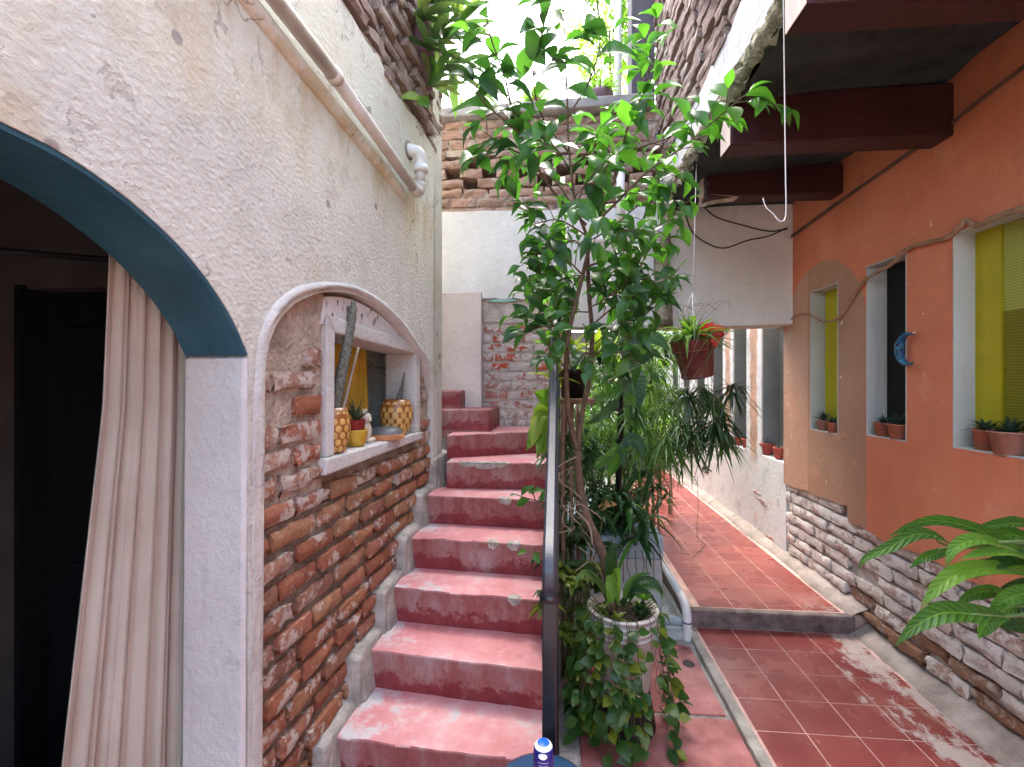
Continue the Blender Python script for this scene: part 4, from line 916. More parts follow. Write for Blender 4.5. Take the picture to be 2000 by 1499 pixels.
# ------------------------------------------------------------------ pots and ornaments
def pot_mesh(name, mat, r0, r1, h, rimh=.0, rimw=.0, n=20):
    pr = [(.001, 0), (r0, 0), (r0 + (r1 - r0) * (1 - rimh / h), h - rimh)]
    if rimh: pr += [(r1 + rimw, h - rimh), (r1 + rimw * 1.15, h)]
    else: pr += [(r1, h)]
    pr += [(r1 - .06 * r1, h), (r1 - .12 * r1, h * .82), (.001, h * .80)]
    return MB().lathe(pr, None, n).mesh(name, mat, True)
def autosmooth(me):
    pass
SPIKE = {}
def spiky_mesh(name, mat, n, L, w_, spread, seed, droop=.1):
    rr = random.Random(seed); b = MB()
    for i in range(n):
        a = i * 2.4 + rr.uniform(-.3, .3); e = rr.uniform(*spread); l = L * rr.uniform(.7, 1.1)
        d = V((math.cos(a) * math.cos(e), math.sin(a) * math.cos(e), math.sin(e))); sd_ = V((-math.sin(a), math.cos(a), 0))
        pts = [d * (l * q) + V((0, 0, -droop * l * q * q)) + V((0, 0, l * .12 * math.sin(q * 3.14))) for q in (0, .35, .7, 1)]
        b.ribbon(pts, [w_ * .8, w_, w_ * .6, w_ * .05], sd_, .5)
    return b.mesh(name, mat, True, False)
PM = {}
def small_pot(name, loc, r, h, mat, label, group, plant='succ', seed=1, ps=1.0, cat='potted plant', rim=True):
    key = (mat, round(r, 3), round(h, 3))
    if key not in PM: PM[key] = pot_mesh('pot', M[mat], r * .78, r, h, h * .2 if rim else h * .08, r * .05)
    t = thing(name, loc, label, cat, group)
    inst('pot', PM[key], Matrix.Translation(V(loc)) @ Matrix.Rotation(rnd(0, 6), 4, 'Z'), t)
    inst('soil', SOIL, Matrix.Translation(V(loc) + V((0, 0, h * .84))) @ Matrix.Diagonal((r * .9, r * .9, 1, 1)), t)
    if plant:
        k2 = (plant, seed % 4)
        if k2 not in SPIKE: SPIKE[k2] = spiky_mesh('leaves', M[plant], 26, 1.0, .14, (.25, 1.35), seed % 4 + 5)
        inst('leaves', SPIKE[k2], Matrix.Translation(V(loc) + V((0, 0, h * .84))) @ Matrix.Rotation(rnd(0, 6), 4, 'Z') @ Matrix.Rotation(rnd(-.2, .2), 4, 'X') @ Matrix.Diagonal((ps * rnd(.8, 1.2), ps * rnd(.8, 1.2), ps * rnd(.7, 1.25), 1)), t)
    return t
SOIL = MB().lathe([(.001, .004), (.6, .003), (1, 0)], None, 14).mesh('soil', M['soil'], True)
def sill_pots():
    g1 = 'terracotta pots on the window sills'; zs = [1.268, 1.298, 1.311, 1.311]
    x = 2.0
    def sx(px, X): return onX(px, 860, X).y
    P = [(0, 1609, 1.99, .045, .075, 'terracotta2', 'dusty terracotta pot in the small yellow window under the brown arch, left one'),
         (0, 1628, 1.975, .042, .070, 'terracotta', 'terracotta pot in the small yellow window under the brown arch, right one'),
         (1, 1727, 1.995, .050, .082, 'terracotta', 'terracotta pot on the sill of the dark window, left one'),
         (1, 1757, 1.985, .056, .085, 'terracotta', 'wider terracotta pot on the sill of the dark window, right one'),
         (2, 1926, 2.0, .048, .095, 'terracotta', 'terracotta pot at the left of the large yellow window sill'),
         (2, 1975, 1.992, .072, .10, 'terracotta2', 'wide dusty terracotta pot on the large yellow window sill')]
    for i, (w_, px, X, r, h, mt, lab) in enumerate(P):
        small_pot('potted_succulent', (X, sx(px, X), zs[w_]), r, h, mt, lab, g1, 'succ', i, .085 + .012 * (r > .055) + .02 * (w_ == 2), rim=False)
    g2 = 'small red pots in the white wall slots'
    Q = [(1498, .062, .105, 'red plastic pot with spiky plant in the slot beside the orange wall'), (1524, .045, .10, 'narrow red pot squeezed against the orange wall edge'),
         (1444, .045, .085, 'small red pot in the middle grey slot, left one'), (1460, .045, .09, 'small red pot in the middle grey slot, right one'),
         (1405, .042, .085, 'red pot in the far grey slot, left one'), (1412, .042, .085, 'red pot in the far grey slot, right one'),
         (1376, .04, .085, 'red pot half hidden by hanging leaves in a far slot')]
    for i, (px, r, h, lab) in enumerate(Q):
        X = 2.03; y = sx(px, X)
        small_pot('red_pot', (X - (.012 if i % 2 else 0), y, .937), r, h, 'redplastic', lab, g2, 'succ' if i != 5 else None, i + 2, .10 if i == 0 else .06)
sill_pots()
def niche_things():
    zs = 1.316; cat = 'vase'
    def honey(loc, label, ht, r):
        t = thing('honeycomb_pot', loc, label, 'pot', 'honeycomb pots in the niche window')
        pr = [(.001, 0), (.55, 0), (.66, .06), (.92, .35), (1, .55), (.93, .80), (.78, 1.0), (.70, 1.0), (.66, .9), (.001, .86)]
        pr = [(a * r, b * ht) for a, b in pr]; MB().lathe(pr, Matrix.Translation(V(loc)), 28).build('pot', M['honey'], t, True)
        # rows of pale oval dimples
        dm = MB().lathe([(.001, .10), (.6, .09), (.9, .03), (1, 0)], None, 8).mesh('dimple', M['honey2'], True)
        for row in range(6):
            q = .12 + .145 * row; rr_ = r * (.66 + (1 - .66) * math.sin(min(1, q / .58) * 1.57)) if q < .58 else r * (1 - .24 * ((q - .58) / .42) ** 1.5)
            for k in range(12):
                a = 2 * math.pi * (k + .5 * (row % 2)) / 12; nrm = V((math.cos(a), math.sin(a), .55 * (q - .56)))
                mt = Matrix.Translation(V(loc) + V((math.cos(a) * rr_ * .985, math.sin(a) * rr_ * .985, q * ht))) @ nrm.to_track_quat('Z', 'Y').to_matrix().to_4x4() @ Matrix.Diagonal((.019 * r / .1, .022 * r / .1, .012, 1))
                inst('dimple', dm, mt, t)
        return t
    p1 = LW(.575, zs, -.062); honey(p1, 'brown honeycomb pot at the left edge of the niche window, holding a tall cactus', .20, .072)
    p2 = LW(1.335, zs, -.095); honey(p2, 'brown honeycomb pot at the right end of the niche window sill', .205, .098)
    c = MB(); base = p1 + V((0, 0, .17))
    ax = spline([base, base + LU * .012 + LN * .03 + V((0, 0, .16)), base + LU * .04 + LN * .055 + V((0, 0, .36)), base + LU * .07 + LN * .06 + V((0, 0, .50))], 8); n = len(ax); vs = []; m = 14
    for i, q in enumerate(ax):
        r_ = .024 * (1 - .35 * i / n) * (1 if i < n - 2 else .6)
        for j in range(m):
            a = 2 * math.pi * j / m; k = r_ * (1 + .16 * (j % 2) + .08 * math.sin(i * 2.5 + j)); vs.append(q + LU * (math.cos(a) * k) + LN * (math.sin(a) * k))
    b = MB().add(vs, [(i * m + j, i * m + (j + 1) % m, (i + 1) * m + (j + 1) % m, (i + 1) * m + j) for i in range(n - 1) for j in range(m)] + [tuple((n - 1) * m + j for j in range(m))]).build('cactus', M['cactus'], None, True)
    tag(b, 'tall grey green cactus leaning up from the left honeycomb pot', 'cactus')
    s = MB().tube(spline([base + LU * .02 + LN * .03, base + LU * .06 + LN * .04 + V((0, 0, .12)), base + LU * .13 + LN * .05 + V((0, 0, .30))], 6), [.008] * 6 + [.0065] * 7, 7).build('dry_stick', M['twig'], None, True); tag(s, 'pale dry stick leaning beside the cactus in the niche window', 'stick')
    b2 = p2 + V((0, 0, .18)); cc = spline([b2 + LU * .02, b2 + LU * .03 + LN * .02 + V((0, 0, .09)), b2 + LU * .075 + LN * .02 + V((0, 0, .19))], 6)
    o = MB().tube(cc, [.020 - .017 * i / (len(cc) - 1) for i in range(len(cc))], 9).build('cactus', M['cactus'], None, True); tag(o, 'slim curved dark cactus growing from the right honeycomb pot', 'cactus')
    # yellow pot with a red pot and small agave
    q = LW(.80, zs, -.075); t = thing('stacked_pots', q, 'red pot with spiky plant set in a yellow glazed bowl on the niche sill', 'potted plant')
    MB().lathe([(.001, 0), (.042, 0), (.052, .03), (.056, .075), (.058, .082), (.051, .08), (.046, .05), (.001, .045)], Matrix.Translation(q), 20).build('yellow_bowl', M['ywood'], t, True)
    MB().lathe([(.03, .05), (.041, .078), (.045, .125), (.047, .128), (.041, .127), (.038, .11), (.001, .108)], Matrix.Translation(q), 20).build('red_pot', simple('dark_red_pot', (.26, .03, .025), .5, .2, 10, .1), t, True)
    inst('leaves', spiky_mesh('leaves', M['succ'], 24, .12, .016, (.5, 1.4), 31, 0), Matrix.Translation(q + V((0, 0, .11))), t)
    # seated cream ceramic animal
    f = LW(.945, zs, -.10); t = thing('ceramic_figurine', f, 'small cream ceramic sitting animal figurine beside the yellow bowl', 'figurine')
    b = MB()
    def ell(c, r): 
        me = [(math.sin(math.pi * i / 8) * r[0], -math.cos(math.pi * i / 8)) for i in range(9)]
        b.lathe([(max(a, .0005), z * r[2]) for a, z in me], Matrix.Translation(c) @ Matrix.Diagonal((1, r[1] / r[0], 1, 1)), 12)
    ell(f + V((0, 0, .055)), (.036, .034, .055)); ell(f + V((.010, -.008, .125)), (.026, .026, .030)); ell(f + V((.030, -.016, .118)), (.014, .013, .012)); ell(f + V((.028, -.020, .012)), (.020, .014, .012)); ell(f + V((.028, .022, .012)), (.020, .014, .012)); ell(f + V((.028, -.012, .06)), (.010, .010, .030)); ell(f + V((.0, -.02, .155)), (.008, .006, .018)); ell(f + V((.0, .012, .155)), (.008, .006, .018))
    b.build('body', M['ceramic'], t, True)
    MB().lathe([(.0005, .006), (.004, .004), (.005, 0)], Matrix.Translation(f + V((.044, -.016, .122))) @ Matrix.Rotation(1.57, 4, 'Y'), 8).build('nose', M['blackpot'], t)
    d = LW(1.10, zs, -.055); t = thing('clay_dish', d, 'upturned grey clay dish with bare orange rim on the niche sill', 'dish')
    mt = Matrix.Translation(d)
    MB().lathe([(.098, .0), (.100, .022), (.092, .032)], mt, 28).build('rim', M['clayorange'], t, True)
    MB().lathe([(.094, .030), (.080, .052), (.05, .064), (.02, .068), (.001, .0685)], mt, 28).build('dome', M['claygrey'], t, True)
niche_things()
def moon():
    c = onX(1775, 682, 1.915); t = thing('crescent_moon', c, 'blue glazed crescent moon ornament with face hanging beside the dark window', 'ornament')
    m = 26; n = 12; vs = []
    sp_ = []
    for i in range(m + 1):
        a = rad(62) + rad(236) * i / m; k = max(0, math.sin(math.pi * i / m)) ** .75
        cx, cz = math.cos(a), math.sin(a); R_ = .082
        # profile in the wall plane: +y axis is towards the far end (left in the picture)
        ctr = V((0, -cx * R_ * .86, cz * R_)); rad_dir = V((0, -cx * .8, cz)).normalized()
        wd = .002 + .015 * k; th = .003 + .020 * k
        for j in range(n):
            b = 2 * math.pi * j / n; vs.append(c + ctr + rad_dir * (math.cos(b) * wd) + V((-math.sin(b) * th, 0, 0)))
    MB().add(vs, [(i * n + j, i * n + (j + 1) % n, (i + 1) * n + (j + 1) % n, (i + 1) * n + j) for i in range(m) for j in range(n)]).build('crescent', M['moon'], t, True)
    # face: nose, lips, brow, eye on the inner side
    def blob(dy, dz, dx, r): 
        me = [(math.sin(math.pi * i / 6), -math.cos(math.pi * i / 6)) for i in range(7)]
        return Matrix.Translation(c + V((dx, dy, dz))) @ Matrix.Diagonal(r + (1,)), me
    for nm, dy, dz, dx, r, mt in [('nose', .048, .004, -.022, (.010, .011, .016), 'moon'), ('lip', .049, -.020, -.020, (.008, .010, .005), 'moon'), ('lip', .048, -.031, -.019, (.008, .010, .005), 'moon'), ('chin', .044, -.044, -.018, (.009, .010, .009), 'moon'), ('mouth', .048, -.0255, -.0205, (.007, .011, .003), 'moondark'), ('eye', .050, .020, -.022, (.006, .007, .005), 'moondark'), ('brow', .047, .031, -.020, (.008, .013, .004), 'moondark')]:
        mx, me = blob(dy, dz, dx, r); MB().lathe([(max(a, .001), z) for a, z in me], mx, 10).build(nm, M[mt], t, True)
    MB().tube([c + V((.0, .0, .078)), c + V((.033, .0, .092))], .0025, 6).build('nail', M['wire'], t)
moon()
def bucket():
    c = atD(1216, 1180, 2.2); bx, by, zt = c.x, c.y, c.z - .01
    ht = .36; zb = zt - ht
    base = MB().lathe([(.001, .0), (.150, .0), (.152, .02), (.125, zb - .012), (.12, zb - .002), (.001, zb - .001)], Matrix.Translation((bx, by, 0)), 28).build('shade_black_base', M['blackpot'], None, True)  # unseen support, coloured black to stand for the shade under the bucket
    tag(base, 'upturned black pot under the ribbed bucket, hidden by trailing vine', 'pot')
    t = thing('bucket_planter', (bx, by, zb), 'tall ribbed white paint bucket used as planter below the tree', 'bucket')
    r0, r1 = .128, .158; mt = Matrix.Translation((bx, by, zb))
    MB().lathe([(.001, 0), (r0, 0), (r0 + .001, .01), (r1 - .006, ht - .08), (r1 - .004, ht), (r1 - .012, ht), (r1 - .014, ht - .05), (.001, ht - .052)], mt, 36).build('body', M['bucket'], t, True)
    for k, zz in enumerate([ht - .004, ht - .036, ht - .066, ht - .094]):
        rr_ = r0 + (r1 - r0) * zz / ht
        prof = [(rr_ - .002, zz - .005), (rr_ + .008, zz - .004), (rr_ + .010, zz), (rr_ + .007, zz + .005), (rr_ - .003, zz + .005)]
        MB().lathe(prof, mt, 36).build('rib', M['rim'], t, True)
    lab = MB(); n = 20
    for (z0, z1, a0, a1, m_) in [(.06, .235, -2.7, -.5, 0), (.235, .258, -3.1, .2, 1), (.085, .105, -2.7, -.5, 1), (.105, .20, -1.9, -1.8, 1), (.105, .20, -1.15, -1.05, 1)]:
        vs = []
        for i in range(n + 1):
            a = a0 + (a1 - a0) * i / n
            for zz in (z0, z1):
                rr_ = r0 + (r1 - r0) * zz / ht - .004 + (.0015 if m_ == 0 else .0028); vs.append((bx + math.cos(a) * rr_, by + math.sin(a) * rr_, zb + zz))
        lab.add(vs, [(2 * i, 2 * i + 2, 2 * i + 3, 2 * i + 1) for i in range(n)], m_)
    lab.build('printed_label', [M['bucket'], M['rust']], t, True, False)
    MB().lathe([(.001, .012), (.08, .006), (r1 - .016, -.004)], Matrix.Translation((bx, by, zt - .035)), 24).build('soil', M['soil'], t, True)
    return bx, by, zt
BX, BY, BZ = bucket()
def jug():
    c = onZ(1058, 1560, .62); x, y = atD(1060, 1490, 1.15).x, atD(1060, 1490, 1.15).y
    ztop = atD(1060, 1532, 1.15).z
    t = thing('water_jug', (x, y, 0), 'large blue water jug at the foot of the stairs, only its top in view', 'jug')
    r = .135
    MB().lathe([(.001, .0), (r, .0), (r, ztop - .075), (r * .985, ztop - .045), (r * .9, ztop - .018), (r * .75, ztop - .006), (.001, ztop)], Matrix.Translation((x, y, 0)), 36).build('body', M['jug'], t, True)
    k = thing('spray_can', (x + .004, y - .045, ztop - .012), 'cobalt blue spray can with domed top standing on the blue jug', 'can')
    cx, cy = x + .003, y - .062; dd = (V((cx, cy, 0)) - V((0, 0, 0))).length; rc = .0245
    zt = atD(1064, 1449, 1.09).z; zb = ztop - .004
    MB().lathe([(.001, zb), (rc, zb), (rc, zt - .030), (rc * .97, zt - .022)], Matrix.Translation((cx, cy, 0)), 24).build('body', M['can'], k, True)
    MB().lathe([(rc * .97, zt - .022), (rc * .93, zt - .012), (rc * .75, zt - .004), (rc * .35, zt), (.0005, zt)], Matrix.Translation((cx, cy, 0)), 24).build('dome', M['can'], k, True)
    mt = Matrix.Translation((cx, cy, 0)); MB().lathe([(rc * .86, zt - .0075), (rc * .74, zt - .003), (rc * .58, zt - .0002)], mt, 24).build('highlight_ring', M['print'], k, True)  # white ring paints the highlight along the rim of the can top
    MB().lathe([(rc * .60, zt - .0004), (rc * .36, zt + .0010), (.0005, zt + .0012)], mt, 24).build('blue_disc', M['cap'], k, True)
    def patch(a0, a1, z0, z1, mat, nm, ell=False):
        n, m = 12, 6; vs = []
        for i in range(n + 1):
            for j in range(m + 1):
                u, v = -1 + 2 * i / n, -1 + 2 * j / m
                if ell: u, v = u * math.sqrt(1 - v * v / 2), v * math.sqrt(1 - u * u / 2)
                a = (a0 + a1) / 2 + u * (a1 - a0) / 2; zz = (z0 + z1) / 2 + v * (z1 - z0) / 2
                rr_ = rc + .0006 if zz < zt - .022 else rc * (1 - .12 * ((zz - zt + .022) / .012)) + .0006
                vs.append((cx + math.cos(a) * rr_, cy + math.sin(a) * rr_, zz))
        MB().add(vs, [(i * (m + 1) + j, (i + 1) * (m + 1) + j, (i + 1) * (m + 1) + j + 1, i * (m + 1) + j + 1) for i in range(n) for j in range(m)]).build(nm, mat, k, True, False)
    f = -1.571
    patch(f - .50, f + .40, zt - .022, zt - .010, M['print'], 'white_print', True)
    for q in range(3): patch(f - .5 + .05 * q, f + .5 - .05 * q, zt - .031 - .007 * q, zt - .0285 - .007 * q, simple('pale_blue_print', (.25, .28, .5), .5, .1, 5, 0), 'print_line')
    patch(f - .2, f + .25, zb, zb + .008, simple('tan_print', (.5, .36, .3), .5, .3, 40, 0), 'print_patch')
jug()
# ------------------------------------------------------------------ leaves and plants
def leaf_mesh(name, mat, W=.42, curl=.22, fold=.22, seg=6, peak=.42, tip=1.6, wave=0.0):
    b = MB(); vs = []
    for i in range(seg + 1):
        t = i / seg
        w_ = W * (t / peak) ** .75 * (1 if t < peak else 1) if t < peak else W * max(0, 1 - ((t - peak) / (1 - peak)) ** tip)
        if i == 0: w_ = .02
        h = w_ / 2; z = .10 * math.sin(t * 2.2) - curl * t * t; wv = wave * math.sin(t * 14)
        vs += [(-h, t, z + h * fold * 2 * (1 - t * .4) + wv), (0, t, z), (h, t, z + h * fold * 2 * (1 - t * .4) - wv)]
    fs = []
    for i in range(seg): a = 3 * i; fs += [(a, a + 1, a + 4, a + 3), (a + 1, a + 2, a + 5, a + 4)]
    b.add(vs, fs); return b.mesh(name, mat, True, False)
def leaf_mtx(pos, d, up, L, wk=1.0):
    y = V(d).normalized(); u = V(up); x = y.cross(u)
    x = x.normalized() if x.length > 1e-4 else y.orthogonal().normalized(); z = x.cross(y)
    return Matrix(((x.x * L * wk, y.x * L, z.x * L, pos[0]), (x.y * L * wk, y.y * L, z.y * L, pos[1]), (x.z * L * wk, y.z * L, z.z * L, pos[2]), (0, 0, 0, 1)))
TL = [leaf_mesh('leaf', M['leaf'], .56, c, f, 6, .42, t_) for c, f, t_ in [(.15, .2, 1.5), (.3, .3, 1.4), (.45, .25, 1.6), (.25, .4, 1.5), (.6, .3, 1.4)]]
TLL = [leaf_mesh('leaf', M['leaf_light'], .56, c, f, 6, .42, t_) for c, f, t_ in [(.15, .2, 1.5), (.3, .3, 1.4), (.45, .25, 1.6), (.25, .4, 1.5)]]

def tree():
    rr = random.Random(23)
    t = thing('potted_tree', (BX, BY, BZ), 'slender tall tree with glossy pointed leaves growing out of the ribbed bucket', 'tree')
    D = 2.2
    def P(l): return [atD(*(q if len(q) == 3 else q + (D,))) for q in l]
    trunk = P([(1193, 1195), (1184, 1110), (1166, 1055), (1147, 1012, 2.24), (1133, 950, 2.26), (1128, 880, 2.26)])
    A = P([(1128, 880, 2.26), (1113, 820, 2.24), (1106, 740, 2.2), (1110, 660, 2.18), (1125, 590), (1140, 530), (1153, 475)])
    B_ = P([(1128, 880, 2.26), (1138, 800, 2.3), (1152, 740, 2.32), (1156, 650, 2.3), (1150, 570, 2.27), (1148, 500, 2.25)])
    def wood(name, l, r0, r1, n=6, sides=8):
        s = spline(l, n); k = len(s); MB().tube(s, [r0 + (r1 - r0) * i / (k - 1) for i in range(k)], sides).build(name, M['bark'], t, True); return s
    wood('trunk', trunk, .024, .018, 6, 10); wood('stem', A, .0135, .009); wood('stem', B_, .014, .009)
    Bs = [  # points, radius, leaf length, light share, number of side twigs
        ([(1150, 470), (1125, 400), (1112, 300, 2.16), (1108, 200, 2.14), (1104, 100, 2.1), (1100, -40, 2.05)], .008, .150, .10, 6),
        ([(1160, 440), (1200, 400), (1260, 340, 2.15), (1330, 290, 2.1), (1400, 232, 2.05), (1462, 180, 2.0)], .007, .115, .75, 13),
        ([(1168, 430), (1205, 340), (1225, 250), (1258, 165, 2.15), (1290, 95, 2.1)], .007, .12, .75, 12),
        ([(1145, 440), (1085, 380), (1040, 310, 2.15), (1008, 240, 2.12), (985, 150, 2.1), (955, 60, 2.05), (948, -20, 2.0)], .007, .150, .06, 10),
        ([(1130, 420), (1085, 355, 2.3), (1040, 330, 2.35), (1005, 315, 2.35)], .005, .11, .2, 5),
        ([(1150, 520), (1200, 500), (1260, 455), (1315, 428)], .006, .105, .25, 7),
        ([(1140, 540), (1100, 500), (1062, 480)], .005, .10, .25, 4),
        ([(1152, 640), (1200, 600), (1260, 570), (1320, 545)], .005, .10, .1, 5),
        ([(1150, 560), (1190, 540), (1250, 528)], .005, .105, .1, 5),
        ([(1125, 590), (1085, 565), (1048, 530)], .005, .10, .2, 4),
        ([(1215, 300), (1260, 285), (1320, 260), (1365, 205)], .005, .105, .7, 5),
        ([(1112, 300, 2.16), (1060, 230), (1042, 150, 2.1), (1062, 55, 2.05)], .005, .150, .05, 4),
        ([(1108, 230, 2.14), (1150, 160, 2.1), (1172, 80, 2.1), (1165, -10, 2.1)], .005, .145, .15, 3),
        ([(1112, 330), (1160, 290), (1195, 220)], .005, .12, .6, 6),
        ([(1040, 310, 2.15), (990, 288), (945, 258)], .004, .13, .15, 5),
        ([(1020, 265, 2.12), (985, 235, 2.05), (945, 200, 2.0), (925, 160, 1.98)], .004, .14, .05, 4),
        ([(1145, 460), (1090, 430, 2.3), (1040, 440, 2.35)], .005, .10, .3, 5),
        ([(1155, 470), (1200, 440, 2.3), (1250, 400, 2.35), (1280, 390, 2.35)], .005, .105, .4, 6),
        ([(1150, 500), (1120, 470, 2.35), (1080, 500, 2.4), (1060, 540, 2.4)], .005, .10, .1, 5),
        ([(1152, 610), (1120, 610, 2.3), (1085, 620, 2.3)], .004, .11, 0, 3),
        ([(1152, 680), (1190, 650, 2.25), (1230, 640, 2.2), (1290, 590, 2.2)], .004, .105, 0, 4),
        ([(1112, 1000), (1075, 985, 2.0), (1035, 975, 1.95), (1012, 968, 1.9)], .003, .06, 0, 1),
        ([(1090, 1085, 2.0), (1060, 1080, 1.95), (1030, 1078, 1.9)], .003, .07, .5, 0),
        ([(1155, 760, 2.3), (1190, 745, 2.2), (1220, 730, 2.15)], .0035, .07, 0, 1),
        ([(1145, 480), (1170, 430, 2.0), (1200, 460, 1.95), (1230, 480, 1.95)], .004, .10, .2, 5),
        ([(1150, 600), (1175, 590, 2.1), (1215, 560, 2.05), (1270, 540, 2.05)], .004, .105, .1, 6),
        ([(1112, 650), (1085, 640, 2.1), (1058, 610, 2.1)], .004, .10, .1, 4),
        ([(1155, 690), (1130, 690, 2.1), (1095, 690, 2.1)], .004, .10, 0, 4),
        ([(1155, 700), (1185, 680, 2.1), (1215, 690, 2.1), (1235, 670, 2.1)], .004, .10, 0, 5),
        ([(1150, 540), (1120, 540, 2.4), (1075, 560, 2.45)], .004, .10, .1, 5),
        ([(1150, 560), (1190, 580, 2.4), (1230, 600, 2.45), (1260, 620, 2.45)], .004, .10, .1, 5),
        ([(1125, 400), (1150, 350, 2.0), (1185, 330, 1.95)], .004, .115, .45, 5),
        ([(1112, 330), (1085, 290, 2.0), (1060, 280, 1.95)], .004, .12, .2, 4),
    ]
    leaves = []
    def leafy(s, L0, light, every, start=.25):
        acc = 0; side = 1; k = len(s)
        for i in range(1, k):
            seg = s[i] - s[i - 1]; acc += seg.length
            if i / k < start: acc = 0; continue
            if acc >= every:
                acc = 0; side = -side; td = seg.normalized()
                a = td.orthogonal().normalized(); q = Quaternion(td, rr.uniform(0, 6.28)); sdv = q @ a
                sdv = (sdv + V((CT, ST, 0)) * (side * .9)).normalized()
                d = (td * rr.uniform(.2, .7) + sdv * rr.uniform(.7, 1) + V((0, 0, rr.uniform(-.75, .15)))).normalized()
                up = V((rr.uniform(-.6, .6), rr.uniform(-1.6, -.1), .8))
                L = L0 * rr.uniform(.75, 1.35); leaves.append((s[i], d, up, L, rr.random() < light))
        d = (s[-1] - s[-2]).normalized(); leaves.append((s[-1], (d + V((0, 0, -.2))).normalized(), V((rr.uniform(-.4, .4), -.5, 1)), L0 * rr.uniform(.7, 1.0), rr.random() < light))
    for l, r, L0, light, ntw in Bs:
        s = wood('branch', P(l), r, .0022, 7, 6); leafy(s, L0, light, .046 if L0 < .13 else .066, .25)
        ntw = int(ntw * (1.8 if L0 < .112 and l[0][1] > 430 else 1.1)) if ntw > 3 else ntw
        for k in range(ntw):
            i = int(len(s) * (.18 + .8 * (k + .5) / ntw)); i = min(i, len(s) - 2); td = (s[i + 1] - s[i]).normalized()
            q = Quaternion(td, rr.uniform(0, 6.28)) @ td.orthogonal().normalized(); ll = rr.uniform(.08, .19)
            d = (td * .55 + q * .8 + V((0, -.1, rr.uniform(-.1, .35)))).normalized()
            tw = spline([s[i], s[i] + d * ll * .5, s[i] + d * ll + V((0, 0, -.02))], 5)
            MB().tube(tw, [.0026 - .0012 * j / (len(tw) - 1) for j in range(len(tw))], 5).build('twig', M['bark'], t, True); leafy(tw, L0 * .9, light, .037 if L0 < .13 else .055, .15)
    leaves.sort(key=lambda q: -q[3] / max(.5, (q[0] - EYE).length))
    for p, d, up, L, li in leaves[:300]: inst('leaf', rr.choice(TLL if li else TL), leaf_mtx(p, d, up, L), t)
    for nm, src, flag in [('small_leaves', TL, False), ('small_leaves', TLL, True)]:
        b = MB()
        for p, d, up, L, li in leaves[300:]:
            if li != flag: continue
            me = rr.choice(src); mx = leaf_mtx(p, d, up, L); b.add([mx @ v.co for v in me.vertices], [tuple(f.vertices) for f in me.polygons])
        if b.v: tag(b.build(nm, src[0].materials[0], t, True, False), kind='stuff')
    # dry twigs tangled low on the trunk
    for k in range(14):
        c = atD(rr.uniform(1095, 1150), rr.uniform(940, 1080), rr.uniform(2.1, 2.5)); a = rr.uniform(0, 6)
        pts = [c + V((math.cos(a + q * .9) * .05 * (1 + .3 * q), rr.uniform(-.03, .03), q * .05 * math.sin(a))) for q in range(4)]
        MB().tube(spline(pts, 4), .0022, 5).build('dry_twig', M['twig'], t, True)
    MB().tube(spline(P([(1112, 990, 2.1), (1135, 1008, 2.05), (1152, 1030, 2.05), (1157, 1065, 2.05)]), 5), .004, 6).build('dry_twig', M['twig'], t, True)
    print('tree leaves', len(leaves))
tree()

def blade(b, base, d, L, w_, droop, fold=.35, seg=6, mi=0, shape='strap'):
    d = V(d).normalized(); pts = []; ws = []
    for i in range(seg + 1):
        t = i / seg; pts.append(V(base) + d * (L * t) + V((0, 0, -droop * L * t * t)))
        if shape == 'strap': ws.append(w_ * (min(1, .55 + t * 1.2) if t < .6 else max(.03, 1 - ((t - .6) / .4) ** 1.6)))
        else: ws.append(w_ * max(.04, math.sin(math.pi * min(1, t ** .8 * .96 + .04)) ** .8))
    sd_ = d.cross(V((0, 0, 1))); sd_ = sd_ if sd_.length > .05 else V((1, 0, 0))
    b.ribbon(pts, ws, sd_, fold, mi); return pts
def rosette(b, c, n, L, w_, el, droop, rr, shape='strap', dirbias=None, mi=0):
    for i in range(n):
        a = i * 2.4 + rr.uniform(-.3, .3); e = rr.uniform(*el); d = V((math.cos(a) * math.cos(e), math.sin(a) * math.cos(e), math.sin(e)))
        if dirbias: d = (d + V(dirbias)).normalized()
        blade(b, c, d, L * rr.uniform(.6, 1.1), w_ * rr.uniform(.8, 1.1), droop * rr.uniform(.6, 1.3), .35, 6, mi, shape)

